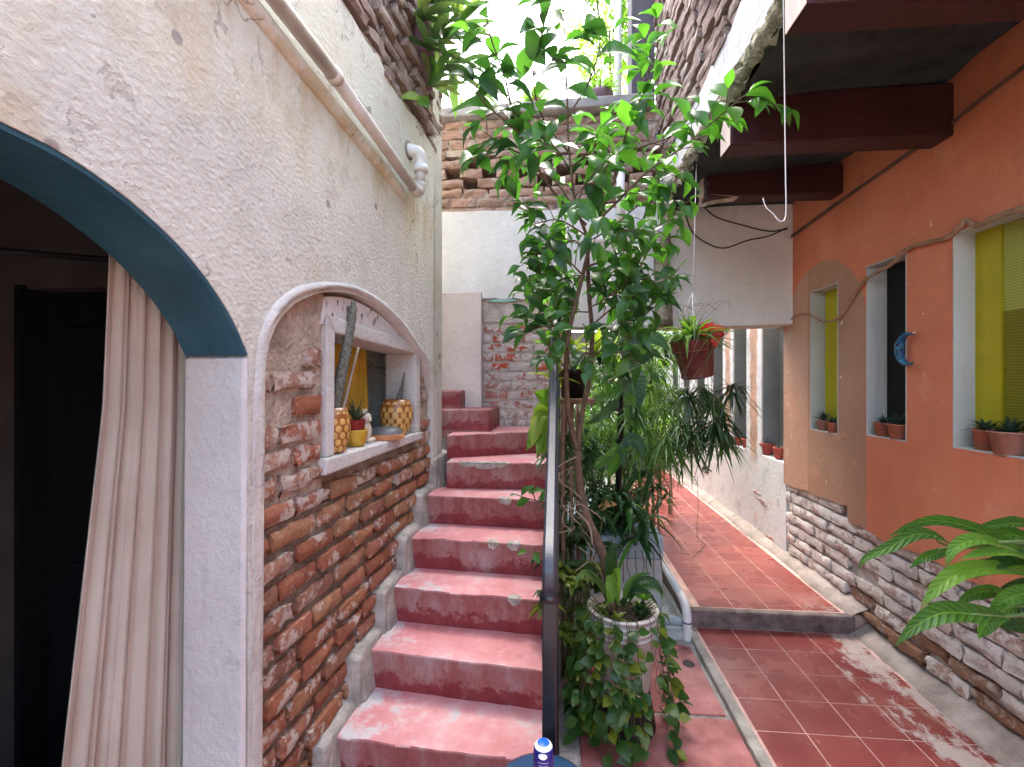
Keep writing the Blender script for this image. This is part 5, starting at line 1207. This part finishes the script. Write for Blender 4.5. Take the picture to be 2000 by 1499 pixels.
def hanging():
    rr = random.Random(5); D = 3.0
    c = atD(1352, 662, D); tilt = Matrix.Rotation(rad(-10), 4, 'Y') @ Matrix.Rotation(rad(6), 4, 'X')
    t = thing('hanging_pot', c, 'oxblood plastic hanging pot of spider plant below the slab edge', 'hanging plant')
    mt = Matrix.Translation(c) @ tilt; r = .138; h = .255
    MB().lathe([(.001, -h), (r * .70, -h), (r * .72, -h + .02), (r * .90, -.075), (r * .97, -.072), (r * 1.02, -.005), (r * 1.04, 0), (r * .95, 0), (r * .93, -.03), (.001, -.035)], mt, 36).build('pot', M['hangpot'], t, True)
    MB().lathe([(r * .90, -.078), (r * .985, -.076), (r * .985, -.066), (r * .9, -.064)], mt, 36).build('rim_band', M['hangpot'], t, True)
    MB().lathe([(r * .70, -h + .0), (r * .76, -h + .005), (r * .76, -h + .02), (r * .70, -h + .022)], mt, 36).build('saucer', M['hangpot'], t, True)
    MB().lathe([(.001, -.025), (r * .93, -.03)], mt, 20).build('soil', M['soil'], t, True)
    top = V((.93, c.y, 3.05)); wr = MB()
    j = c + V((0, 0, .30)); wr.tube([j, V((c.x + .01, c.y, 2.4)), top], .0022, 5)
    for a in (0.3, 2.4, 4.5): wr.tube([mt @ V((r * math.cos(a), r * math.sin(a), -.005)), j], .0018, 5)
    wr.build('hanger_wire', M['wire'], t, True)
    b = MB(); rosette(b, c + V((0, 0, -.02)), 54, .36, .034, (.25, 1.35), .5, rr); rosette(b, c + V((-.04, 0, -.02)), 26, .38, .030, (.1, .8), .6, rr, dirbias=(-.5, -.1, .1)); b.build('leaves', M['spider'], t, True, False)
    # dry flower stalks above, runners below
    for k in range(9):
        a = rr.uniform(-.9, 1.1); pts = [c + V((a * .05, 0, 0)), c + V((a * .10 - .02, rr.uniform(-.05, .05), .13)), c + V((a * .16 + rr.uniform(0, .05), rr.uniform(-.05, .05), .20 + rr.uniform(0, .06))), c + V((a * .16 + rr.uniform(.04, .12), 0, .21 + rr.uniform(-.03, .05)))]
        MB().tube(spline(pts, 5), .0016, 5).build('dry_stalk', M['twig'], t, True)
    ends = [(1385, 790), (1430, 760), (1402, 850), (1365, 830), (1420, 850), (1300, 860), (1345, 770), (1290, 800), (1330, 860), (1385, 840), (1350, 850), (1260, 840), (1310, 790), (1270, 760), (1240, 800), (1295, 880), (1402, 785), (1325, 830), (1372, 760), (1318, 880), (1345, 870), (1400, 830), (1408, 820), (1255, 870)]
    for k, (px, py) in enumerate(ends):
        e = atD(px + rr.uniform(-6, 6), py, D + rr.uniform(-.2, .30)); s0 = mt @ V((r * math.cos(k * 2.4), r * math.sin(k * 2.4), 0))
        pts = spline([s0, s0 + V(((s0 - c).x * .6, (s0 - c).y * .6, .02)), s0.lerp(e, .5) + V((0, 0, .03)), e], 5)
        MB().tube(pts, .0017, 5).build('runner', M['stem'] if k % 3 else M['twig'], t, True)
        b = MB(); rosette(b, e, 26, .165, .015, (-.5, 1.1), .9, rr); rosette(b, e + V((0, 0, -.02)), 14, .20, .014, (-.9, .3), .6, rr)
        b.build('plantlet', M['spider_dark'] if (px > 1330 and k % 4) else M['spider'], t, True, False)
    for px, y0, y1 in [(1362, 930, 1050), (1315, 905, 950)]:
        p0 = atD(px, y0, D); p1 = atD(px, y1, D); q = [p0, p0.lerp(p1, .5) + V((.004, 0, 0)), p1] + ([atD(px + 15, y1 + 15, D), atD(px - 10, y1 + 42, D)] if px == 1362 else [])
        s = spline(q, 8); b = MB(); b.tube(s, .0016, 5)
        for i in range(0, len(s), 2): blade(b, s[i], (rr.choice((-1, 1)), rr.uniform(-.5, .5), -.4), .02, .007, .2)
        b.build('trailing_stem', M['spider_dark'], t, True, False)
    # red flower
    f = atD(1384, 655, D - .05); ft = thing('red_flower', f, 'red flower bloom beside the hanging spider plant', 'flower')
    MB().tube(spline([c + V((.03, 0, -.02)), c + V((.08, -.02, .03)), f + V((-.01, 0, -.03))], 5), .004, 6).build('stalk', M['stem'], ft, True)
    pm = leaf_mesh('petal', M['redpetal'], .85, .25, .25, 6, .5, 2.0)
    for k, (dx, dz, L) in enumerate([(-.5, .8, .085), (.15, .9, .075), (.9, .45, .09), (1, 0, .08), (-.9, .2, .075), (-.7, -.35, .06), (.35, -.9, .075), (0, -.4, .06), (.5, .3, .07)]):
        inst('petal', pm, leaf_mtx(f + V((.012 * dx, -.006 * k, .012 * dz)), (dx, -.35, dz), (0, -1, .3), L), ft)
hanging()

def pxleaf(name, pts, w_, mat, parent, fold=.25, tilt=(0, 0, 1), seg=5, shape=.8, veins=True):
    s = spline([atD(*p) for p in pts], 8); n = len(s); vs = []; av = (s[-1] - s[0]).normalized(); sd0 = av.cross(V(tilt)); U = (-1, -.5, 0, .5, 1); pv = R.uniform(0, 6)
    ln = sum((b_ - a_).length for a_, b_ in zip(s, s[1:]))
    for i, p in enumerate(s):
        t = i / (n - 1); tg = (s[min(i + 1, n - 1)] - s[max(i - 1, 0)]).normalized(); sd_ = (sd0 - tg * sd0.dot(tg)).normalized(); up = sd_.cross(tg)
        if up.dot(V(tilt)) < 0: up = -up
        h = .5 * w_ * max(.02, math.sin(math.pi * min(1, t ** shape * .95 + .05)) ** .95)
        for u in U:
            rip = (.022 * w_ * math.sin(t * ln * 260 - abs(u) * 2.2) * (abs(u) > .2) + .05 * w_ * math.sin(t * 9 + pv + 2 * u) * abs(u)) if veins else 0
            vs.append(p + sd_ * (h * u) + up * (h * fold * abs(u) ** .8 * 1.2 + rip))
    fs = [(i * 5 + k, i * 5 + k + 1, (i + 1) * 5 + k + 1, (i + 1) * 5 + k) for i in range(n - 1) for k in range(4)]
    vm_ = {'broad_glossy_leaf': 'lily_v', 'dark_glossy_leaf': 'lily_dark_v', 'blue_green_leaf': 'dieff_v'}.get(mat.name); o = MB().add(vs, fs).build(name, M[vm_] if vm_ else mat, parent, True, False)
    uvl = o.data.uv_layers.new(name='UVMap'); ids = [l.vertex_index for l in o.data.loops]; fl = []
    for i in ids: fl += [(i // 5) / (n - 1), U[i % 5]]
    uvl.data.foreach_set('uv', fl); return o
def lily_plant():
    D = 1.35; KW = .66
    base = atD(2260, 1290, D); t = thing('broad_leaf_plant', (base.x, base.y, .55), 'bright green broad leaved plant reaching in at the right edge of the photo', 'plant')
    MB().lathe([(.001, 0), (.13, 0), (.17, .40), (.18, .40), (.185, .46), (.165, .46), (.16, .42), (.001, .42)], Matrix.Translation((base.x, base.y, .1)), 28).build('pot', M['terracotta'], t, True)
    MB().box(base.x - .2, base.x + .2, base.y - .2, base.y + .2, .025, .10).build('plinth', M['cement'], t, bevel=.01)
    L = [([(2060, 1085, 1.4), (1960, 1058, 1.4), (1900, 1032, 1.38), (1830, 1017, 1.36), (1775, 1028, 1.34), (1730, 1052, 1.32)], .055, 'lily', (.3, -.8, .35)),
         ([(1862, 1068, 1.30), (1825, 1048, 1.28), (1785, 1045, 1.27), (1735, 1070, 1.25), (1692, 1090, 1.24), (1675, 1112, 1.23)], .050, 'lily', (.1, -.7, .6)),
         ([(2110, 1075, 1.5), (2010, 1028, 1.45), (1960, 1025, 1.42), (1890, 1036, 1.40)], .075, 'lily', (.2, -.6, 1)),
         ([(2070, 1105, 1.35), (1960, 1068, 1.3), (1905, 1056, 1.27), (1865, 1072, 1.25), (1846, 1112, 1.24)], .07, 'lily', (.1, -.55, 1)),
         ([(2080, 1120, 1.3), (1980, 1085, 1.26), (1920, 1082, 1.24), (1870, 1095, 1.22)], .055, 'lily', (.0, -.4, 1)),
         ([(1862, 1072, 1.33), (1830, 1082, 1.33), (1800, 1092, 1.32), (1775, 1112, 1.32)], .042, 'lily', (.1, -.9, .5)),
         ([(2080, 1135, 1.30), (1960, 1112, 1.27), (1880, 1118, 1.24), (1830, 1150, 1.22), (1796, 1192, 1.20)], .075, 'lily', (.0, -.6, .9)),
         ([(2080, 1120, 1.38), (1980, 1105, 1.38), (1900, 1112, 1.36), (1850, 1128, 1.36), (1800, 1150, 1.35)], .07, 'lily_dark', (.0, -.8, .5)),
         ([(1975, 1170, 1.34), (1935, 1155, 1.34), (1890, 1165, 1.33), (1866, 1192, 1.33)], .055, 'lily', (.1, -.9, .4)),
         ([(1965, 1205, 1.2), (1900, 1200, 1.18), (1840, 1198, 1.16), (1790, 1222, 1.15), (1748, 1262, 1.14)], .08, 'lily', (.05, -.75, .7)),
         ([(1985, 1185, 1.25), (1945, 1200, 1.24), (1920, 1225, 1.23), (1910, 1250, 1.23)], .075, 'lily', (.4, -.8, .3)),
         ([(2090, 1200, 1.3), (2020, 1225, 1.29), (1960, 1222, 1.28), (1905, 1210, 1.28)], .065, 'lily_dark', (.0, -.6, .8)),
         ([(2100, 1160, 1.36), (2030, 1175, 1.35), (1980, 1195, 1.34), (1950, 1215, 1.34)], .07, 'lily_dark', (.1, -.6, .8)),
         ([(2080, 1095, 1.45), (2000, 1050, 1.44), (1940, 1048, 1.43), (1890, 1062, 1.42)], .085, 'lily', (.1, -.6, .9)),
         ([(2090, 1110, 1.33), (2010, 1092, 1.3), (1950, 1100, 1.28), (1905, 1130, 1.26)], .075, 'lily_dark', (.0, -.6, .9)),
         ([(2080, 1180, 1.28), (2010, 1160, 1.26), (1960, 1175, 1.25), (1925, 1205, 1.24)], .07, 'lily', (.1, -.7, .8)),
         ([(2090, 1145, 1.4), (2030, 1140, 1.4), (1975, 1150, 1.39), (1930, 1170, 1.38)], .06, 'lily_dark', (0, -.6, .9))]
    for pts, w_, m_, tl in L:
        pxleaf('leaf', pts, w_ * KW, M[m_], t, .30, tl)
        p0 = atD(*pts[0]); MB().tube(spline([V((base.x + rnd(-.04, .04), base.y + rnd(-.04, .04), .5)), V(((base.x + p0.x) / 2 + .03, (base.y + p0.y) / 2, p0.z - .05)), p0, atD(*pts[1])], 5), [.005] * 10 + [.003] * 6, 6).build('stalk', M['stem'], t, True)
lily_plant()

def vines():
    rr = random.Random(9); t = thing('trailing_vine', (BX, BY, BZ), 'trailing green vine with rounded leaves spilling over the ribbed bucket to the floor', 'vine')
    vm = [leaf_mesh('leaf', M['vine'], .72, c, f, 6, .36, 1.7) for c, f in [(.1, .12), (.3, .2), (-.1, .15), (.4, .1)]]
    n = 0; small = MB()
    for k in range(44):
        a = rad(rr.uniform(150, 395)) if k % 4 else rad(rr.uniform(180, 270)); r0 = .165
        p = V((BX + math.cos(a) * r0, BY + math.sin(a) * r0, BZ + .01)); ln = rr.uniform(.36, .62); pts = [V((BX + math.cos(a) * .11, BY + math.sin(a) * .11, BZ - .02)), p]
        out = rr.uniform(.02, .10); q = p.copy(); steps = 6
        for i in range(1, steps + 1):
            f = i / steps; q = V((BX + math.cos(a) * (r0 + out * f + rr.uniform(-.012, .012)), BY + math.sin(a) * (r0 + out * f) - .03 * f, BZ - ln * f)); q.z = max(q.z, .03); pts.append(q + V((rr.uniform(-.015, .015), 0, 0)))
        s = spline(pts, 4); MB().tube(s, .0016, 4).build('stem', M['bark'] if k % 2 else M['stem'], t, True)
        for i in range(6, len(s), 3 if i else 1):
            if rr.random() < .15: continue
            f = i / len(s); L = rr.uniform(.042, .080) * (.75 + .45 * f); aa = a + rr.uniform(-1.3, 1.3)
            d = V((math.cos(aa), math.sin(aa) - .2, rr.uniform(-.9, .2))); up = V((math.cos(a) * .7 + rr.uniform(-.4, .4), math.sin(a) * .8 - .3, .7))
            if n < 300: inst('leaf', rr.choice(vm), leaf_mtx(s[i], d, up, L), t); n += 1
    # creeping mat around the foot
    for k in range(60):
        a = rr.uniform(2.6, 6.6); r_ = rr.uniform(.16, .30); p = V((BX + math.cos(a) * r_, BY - .04 + math.sin(a) * r_ * .9, rr.uniform(.03, .24)))
        if n < 300: inst('leaf', rr.choice(vm), leaf_mtx(p, (math.cos(a), math.sin(a), rr.uniform(-.4, .3)), (0, -.5, 1), rr.uniform(.05, .085)), t); n += 1
    print('vine', n)
    # strap-leaved plant in the bucket
    s = thing('strap_leaf_plant', (BX - .05, BY, BZ), 'dark striped strap leaved plant growing in the bucket', 'plant')
    pxleaf('leaf', [(1205, 1180, 2.15), (1193, 1120, 2.08), (1195, 1075, 2.05), (1203, 1060, 2.05)], .055, M['lily_dark'], s, .3, (0, -1, .2))
    pxleaf('leaf', [(1208, 1185, 2.1), (1200, 1120, 2.02), (1196, 1140, 1.98), (1190, 1175, 1.97), (1183, 1185, 1.97)], .06, M['lily'], s, .3, (0, -1, .2))
    for q in [[(1195, 1185), (1170, 1140), (1140, 1120), (1120, 1150)], [(1190, 1185), (1160, 1120), (1125, 1100), (1095, 1105)], [(1215, 1185), (1240, 1140), (1275, 1135), (1300, 1165)], [(1225, 1185), (1250, 1150), (1285, 1150), (1298, 1190)], [(1220, 1185), (1225, 1150), (1245, 1125), (1275, 1120)], [(1210, 1180), (1235, 1160), (1262, 1158), (1285, 1180)]]:
        pxleaf('leaf', [(x, y, 2.2 - .03 * i) for i, (x, y) in enumerate(q)], rr.uniform(.03, .055), M['lily_dark'] if rr.random() < .6 else M['spider'], s, .3, (0, -.8, .6))
    for q_ in range(9):
        an_ = rr.uniform(0, 6.28); sb2 = MB(); rosette(sb2, V((BX + math.cos(an_) * .09, BY + math.sin(an_) * .09, BZ - .025)), 10, .06, .022, (.1, 1.2), .2, rr, 'lance'); sb2.build('offset', M['vine'] if q_ % 2 else M['spider_dark'], s, True, False)
    sc = MB(); rosette(sc, atD(1255, 1172, 2.12), 14, .05, .022, (.2, 1.2), .1, rr, 'lance'); sc.build('offset', M['rosette'], s, True, False)
vines()

def shelf_plants():
    rr = random.Random(41)
    # low painted ledge and a stand of rough posts
    lg = thing('painted_ledge', (.45, 3.3, 0), 'low cement ledge with pale blue painted face behind the bucket', 'ledge')
    MB().box(.10, .74, 3.20, 4.3, .05, .42).build('body', M['ledgegrey'], lg, bevel=.012)
    MB().box(.095, .745, 3.192, 4.3, .423, .575).build('blue_band', M['ledgeblue'], lg, bevel=.012)
    st = thing('plant_stand', (.15, 2.65, 0), 'rough wooden post plant stand behind the railing', 'stand')
    for (px, d) in [(1100, 2.55), (1117, 2.7), (1128, 2.95), (1105, 2.9)]:
        p = atD(px, 900, d); b = MB().tube(spline([V((p.x, p.y, 0)), V((p.x + .005, p.y, .5)), V((p.x - .004, p.y, 1.0)), V((p.x, p.y, 1.50))], 4), .012, 8).build('post', M['post'], st, True)
    a = atD(1115, 755, 2.75); MB().box(a.x - .13, a.x + .13, a.y - .16, a.y + .16, 1.50, 1.53).build('top_board', M['post'], st, bevel=.004)
    def potted(name, c, r, h, mat, label, cat='potted plant', grp=None):
        t = thing(name, c, label, cat, grp); MB().lathe([(.001, 0), (r * .78, 0), (r * .97, h * .85), (r * 1.05, h * .85), (r * 1.08, h), (r * .97, h), (r * .93, h * .85), (.001, h * .84)], Matrix.Translation(c), 28).build('pot', M[mat], t, True)
        MB().lathe([(.001, h * .87), (r * .93, h * .86)], Matrix.Translation(c), 16).build('soil', M['soil'], t, True); return t
    c = V((a.x + .01, a.y, 1.531)); t = potted('rosette_plant', c, .085, .17, 'blackpot', 'yellow green rosette plant in black pot on the post stand')
    for i, (px, py, d, n, L) in enumerate([(1075, 680, 2.55, 16, .17), (1092, 608, 2.65, 14, .15), (1118, 690, 2.6, 12, .16), (1080, 740, 2.5, 12, .15), (1165, 690, 2.75, 14, .17)]):
        p = atD(px, py, d); MB().tube(spline([c + V((0, 0, .12)), (c + p) / 2 + V((0, 0, .06)), p], 6), .006, 6).build('stem', M['stem'], t, True)
        b = MB(); rosette(b, p, n, L, .042, (-.2, 1.35), .25, rr, 'lance'); b.build('rosette', M['rosette'], t, True, False)
    for q in [[(1095, 790), (1062, 775), (1042, 765)], [(1090, 800), (1075, 770), (1092, 745)], [(1090, 810), (1058, 800), (1040, 812)], [(1085, 800), (1065, 820), (1055, 860), (1050, 898)], [(1085, 805), (1055, 815), (1045, 850), (1036, 875)], [(1082, 810), (1060, 840), (1058, 870), (1048, 895)], [(1088, 815), (1080, 850), (1068, 875), (1060, 888)], [(1080, 815), (1052, 840), (1040, 862), (1028, 880)]]:
        pxleaf('leaf', [(x, y, 2.42 - .03 * i) for i, (x, y) in enumerate(q)], rr.uniform(.06, .085), M['rosette'] if rr.random() < .5 else M['lily'], t, .35, (-.2, -.9, .2))
    # blue-green broad leaves
    c2 = V((atD(1213, 1000, 3.3).x, 3.55, .577)); t = potted('dumb_cane', c2, .11, .2, 'terracotta2', 'broad leaved blue green plant on a tall dark cane behind the tree')
    top = atD(1213, 790, 3.0); MB().tube(spline([c2 + V((0, 0, .15)), V((top.x, top.y + .1, 1.0)), top, atD(1215, 700, 2.95)], 6), [.022] * 12 + [.014] * 7, 10).build('cane', M['blackpot'], t, True)
    for q, w_, m_ in [([(1222, 745), (1232, 745), (1238, 775), (1238, 828)], .19, 'dieff'), ([(1200, 690), (1225, 665), (1225, 690), (1220, 712)], .12, 'dieff'), ([(1235, 690), (1265, 660), (1290, 668), (1308, 690)], .10, 'dieff'), ([(1210, 680), (1225, 655), (1240, 640), (1256, 627)], .09, 'dieff'), ([(1215, 720), (1250, 700), (1275, 690), (1300, 705)], .09, 'lily_dark'), ([(1210, 740), (1190, 700), (1170, 690), (1150, 705)], .08, 'lily'), ([(1215, 740), (1200, 770), (1170, 780), (1150, 800)], .07, 'lily'), ([(1213, 760), (1190, 800), (1165, 820), (1140, 830)], .06, 'lily_dark'),
                     ([(1215, 870), (1235, 860), (1250, 870), (1255, 895)], .09, 'dieff'), ([(1200, 880), (1212, 868), (1218, 885), (1215, 915)], .08, 'dieff'), ([(1190, 930), (1205, 900), (1215, 885), (1235, 870)], .06, 'lily'), ([(1160, 915), (1185, 895), (1200, 880), (1215, 868)], .06, 'spider')]:
        pxleaf('leaf', [(x, y, 2.9 - .02 * i) for i, (x, y) in enumerate(q)], w_, M[m_], t, .18, (-.1, -.95, .25), shape=.65)
    # dark drooping plant in a woven pot on the ledge
    c3 = V((atD(1190, 1050, 3.35).x, 3.42, .576)); t = potted('dark_drooping_plant', c3, .11, .17, 'wicker', 'dark green drooping plant in woven brown pot on the blue ledge')
    hub = [atD(1228, 985, 3.05), atD(1262, 1015, 3.0), atD(1200, 970, 3.1), atD(1245, 1050, 3.0)]
    for h_ in hub:
        MB().tube(spline([c3 + V((0, 0, .12)), (c3 + h_) / 2 + V((0, 0, .1)), h_], 5), .006, 6).build('stem', M['stem'], t, True)
        for i in range(15):
            an = i * 2.4 + rr.uniform(-.4, .4); e = rr.uniform(-.3, .9); d = V((math.cos(an) * math.cos(e), math.sin(an) * math.cos(e), math.sin(e))); b = MB(); blade(b, h_, d, rr.uniform(.14, .25), rr.uniform(.03, .045), rr.uniform(.5, 1.1), .3, 6, 0, 'lance'); b.build('leaf', M['lily_dark'] if rr.random() < .85 else M['lily'], t, True, False)
    for k in range(8):
        p = atD(1205 + 12 * k, 1075, 3.0); MB().tube(spline([p, p + V((rr.uniform(-.02, .02), 0, -.1)), p + V((rr.uniform(-.03, .03), .02, -.22))], 4), .003, 5).build('hanging_root', M['bark'], t, True)
    pxleaf('yellow_leaf', [(1205, 985, 3.0), (1185, 985, 2.95), (1172, 993, 2.92), (1158, 1005, 2.9)], .045, M['dead'], t, .3, (0, -.9, .3))
    pxleaf('tall_leaf', [(1222, 960, 3.0), (1235, 935, 2.98), (1246, 915, 2.97)], .035, M['lily_dark'], t, .6, (0, -.9, .2))
    pxleaf('tall_leaf', [(1255, 985, 3.0), (1262, 950, 2.98), (1275, 915, 2.97), (1287, 885, 2.95)], .03, M['lily_dark'], t, .6, (0, -.9, .2))
    # feathery plants filling the far side of the bed, each its own clump
    for i, (px, py, d, n, L, w_, m_) in enumerate([(1175, 800, 3.7, 70, .24, .010, 'fern'), (1215, 840, 3.9, 80, .26, .010, 'spider'), (1265, 790, 4.2, 80, .28, .012, 'fern'), (1190, 740, 4.0, 60, .24, .012, 'spider'), (1250, 720, 4.4, 70, .28, .012, 'fern'), (1285, 850, 4.6, 80, .30, .012, 'spider'), (1160, 860, 3.5, 60, .20, .010, 'rosette'), (1225, 660, 4.6, 60, .32, .016, 'fern'), (1150, 930, 3.3, 60, .16, .016, 'spider_dark'), (1185, 945, 3.4, 50, .15, .016, 'lily_dark'), (1275, 720, 3.9, 60, .26, .012, 'spider'), (1108, 900, 2.75, 60, .15, .018, 'lily_dark'), (1150, 1010, 2.75, 60, .14, .020, 'lily_dark'), (1112, 1090, 2.45, 70, .12, .022, 'spider_dark'), (1128, 1180, 2.35, 70, .13, .024, 'vine'), (1260, 960, 3.5, 60, .2, .02, 'spider_dark'), (1290, 690, 5.6, 90, .34, .02, 'spider'), (1190, 680, 5.4, 90, .34, .02, 'spider_dark'), (1245, 870, 4.4, 80, .26, .016, 'spider_dark'), (1140, 840, 3.1, 60, .18, .014, 'spider'), (1200, 1000, 3.3, 60, .18, .022, 'lily_dark'), (1310, 800, 5.2, 90, .36, .018, 'spider_dark')]):
        p = atD(px, py, d); labs = ['airy yellow green feathery clump behind the tree trunk', 'green narrow leaved clump in front of the dark cane', 'sunlit feathery clump left of the hanging plantlets', 'narrow leaved clump behind the black pot', 'sunlit clump under the white lintel', 'green clump low beside the end of the path', 'variegated low clump beside the trunk', 'tall sunlit clump touching the lintel edge', 'dark small leaved clump beside the railing foot', 'dark leafy clump on the ledge left of the path', 'narrow leaved clump left of the oxblood pot', 'dark clump hugging the trunk beside the handrail', 'dark glossy clump between trunk and woven pot', 'dark trailing clump at the railing foot', 'rounded vine clump left of the bucket rim', 'dark clump overhanging the path edge', 'far green clump right under the lintel', 'far dark clump under the lintel behind the tree', 'dark clump behind the tall cane', 'fine leaved clump just right of the trunk fork', 'dark leafy clump over the woven pot', 'far dark clump behind the hanging plantlets']
        t = thing('leafy_clump', (p.x, p.y, .06), labs[i], 'plant', 'clumps in the planting bed')
        b = MB()
        for k in range(6):
            e = p + V((rr.uniform(-.10, .10), rr.uniform(-.15, .15), rr.uniform(-.12, .12))); b.tube(spline([V((p.x + rr.uniform(-.03, .03), p.y, .06)), V((p.x, p.y, p.z * .5)), e], 4), .004, 5); 
        b.build('stems', M['stem'], t, True)
        b = MB()
        for k in range(12):
            e = p + V((rr.uniform(-.17, .17), rr.uniform(-.2, .2), rr.uniform(-.22, .18))); rosette(b, e, n // 4, L * .8, w_ * 1.4, (-.3, 1.3), .7, rr)
        tag(b.build('foliage', M[m_], t, True, False), kind='stuff')
    # shrubs closing the end of the path
    for i, (x, y, h, m_) in enumerate([(1.2, 8.7, 1.3, 'spider_dark'), (1.75, 8.6, 1.1, 'lily_dark'), (.75, 8.2, 1.5, 'spider'), (.45, 7.0, 1.7, 'fern'), (.5, 5.9, 1.4, 'spider')]):
        t = thing('far_shrub', (x, y, .1), ['dark shrub at the far end of the red path', 'low dark shrub at the far right end of the path', 'green shrub behind the far end of the planting bed', 'sunlit shrub deep in the planting bed', 'mid green shrub in the middle of the planting bed'][i], 'shrub', 'shrubs at the far end')
        b = MB(); b.tube([V((x, y, .1)), V((x, y, h * .6))], .03, 6); b.build('stem', M['bark'], t)
        b = MB()
        for k in range(30): rosette(b, V((x + rr.uniform(-.4, .4), y + rr.uniform(-.4, .4), .25 + rr.random() * h)), 14, .28, .035, (-.4, 1.3), .5, rr, 'lance')
        tag(b.build('foliage', M[m_], t, True, False), kind='stuff')
shelf_plants()

def roof_plants():
    rr = random.Random(77)
    c = LW(1.50, 3.55, .05); t = thing('wall_bromeliad', c, 'clump of strap leaved air plants clinging to the brick at the top left', 'plant')
    MB().tube([LW(1.42, 3.9, .02), LW(1.5, 3.6, .03), LW(1.56, 3.5, .02)], [.06, .07, .03], 8).build('root_mass', M['purplepot'], t, True)
    hubs = [LW(1.52, 3.50, .05), LW(1.42, 3.66, .08), LW(1.55, 3.80, .14), LW(1.40, 3.92, .10), LW(1.62, 3.64, .16), LW(1.35, 3.80, .05), LW(1.62, 3.95, .2)]
    for h_ in hubs:
        for i in range(11):
            an = i * 2.4 + rr.uniform(-.4, .4); e = rr.uniform(-.2, 1.2); d = V((math.cos(an) * math.cos(e) + .35, math.sin(an) * math.cos(e) - .15, math.sin(e))).normalized()
            b = MB(); blade(b, h_, d, rr.uniform(.20, .42), rr.uniform(.038, .060), rr.uniform(.1, .6), .35, 6); b.build('leaf', M['epi'] if rr.random() < .8 else M['spider'], t, True, False)
    for q in [[(820, 188, 2.66), (800, 190, 2.62), (778, 193, 2.6)], [(822, 188, 2.66), (828, 200, 2.62), (838, 212, 2.6)]]: pxleaf('yellow_leaf', q, .07, M['rosette'], t, .2, (0, -.9, .2))
    g = 'pots on the parapet coping'
    for nm, px, py, r, h, mat, lab in [('coping_pot', 1045, 196, .075, .13, 'terracotta2', 'faded terracotta pot on the parapet coping behind the tree'), ('coping_pot', 1172, 190, .12, .17, 'purplepot', 'dark purple round pot on the parapet coping beside white pole')]:
        p = onY(px, py, 4.15); zt = 4.03 if px > 1100 else 4.02; p.z = zt
        t = thing(nm, p, lab, 'potted plant', g)
        MB().lathe([(.001, 0), (r * .65, 0), (r * 1.0, h * .45), (r * .98, h * .8), (r * .8, h), (r * .7, h), (.001, h * .85)], Matrix.Translation(p), 20).build('pot', M[mat], t, True)
        b = MB(); rosette(b, p + V((0, 0, h * .85)), 40, .26, .03, (.1, 1.3), .4, rr, 'lance'); b.build('leaves', M['fern'], t, True, False)
    p = onY(898, 205, 4.2); p.z = 4.0; t = thing('roof_palm', p, 'bright young palm fan on the parapet beside the cream wall', 'palm')
    b = MB(); 
    for i in range(16):
        an = rad(-10 + 200 * i / 15); blade(b, p + V((0, 0, .02)), V((math.cos(an), rr.uniform(-.3, .3), math.sin(an) + .15)), rr.uniform(.2, .3), .035, .15, .3, 5, 0, 'strap')
    b.build('fan', M['fern'], t, True, False)
    b = MB(); rosette(b, p + V((.35, .1, 0)), 14, .2, .012, (.5, 1.4), .3, rr); b.build('shoots', M['rosette'], t, True, False)
    q = onY(1207, 150, 4.3); po = MB().tube([V((q.x, 4.30, 3.9)), V((q.x, 4.30, 5.8))], .032, 12).build('white_pole', M['pvc_white'], None, True); tag(po, 'white plastic pole standing on the roof beside the dark pillar', 'pole')
    for i, (px, py, d, s, lab) in enumerate([(1190, 60, 5.6, .50, 'yellow green tree top behind the white pole'), (1236, 30, 5.2, .50, 'fine leaved tree top beside the dark pillar'), (1160, 110, 6.2, .36, 'pale leafy tree top low behind the parapet')]):
        c = atD(px, py, d); t = thing('roof_tree', (c.x, c.y, 3.3), lab, 'tree', 'tree tops behind the parapet')
        MB().tube(spline([V((c.x, c.y, 3.2)), V((c.x + .04, c.y, (c.z + 3.2) / 2)), c], 5), [.03] * 6 + [.012] * 5, 7).build('trunk', M['bark'], t, True)
        b = MB()
        for k in range(60):
            e = V((rr.gauss(0, s * .55), rr.gauss(0, s * .5), rr.gauss(0, s))); b2 = c + e
            for _ in range(14): blade(b, b2 + rvec(.07), (rr.uniform(-1, 1), rr.uniform(-1, 1), rr.uniform(-.9, .5)), rr.uniform(.07, .15), .022, .4, .2, 3, 0, 'lance')
        tag(b.build('crown', M['rosette' if i != 1 else 'fern'], t, True, False), kind='stuff')
roof_plants()
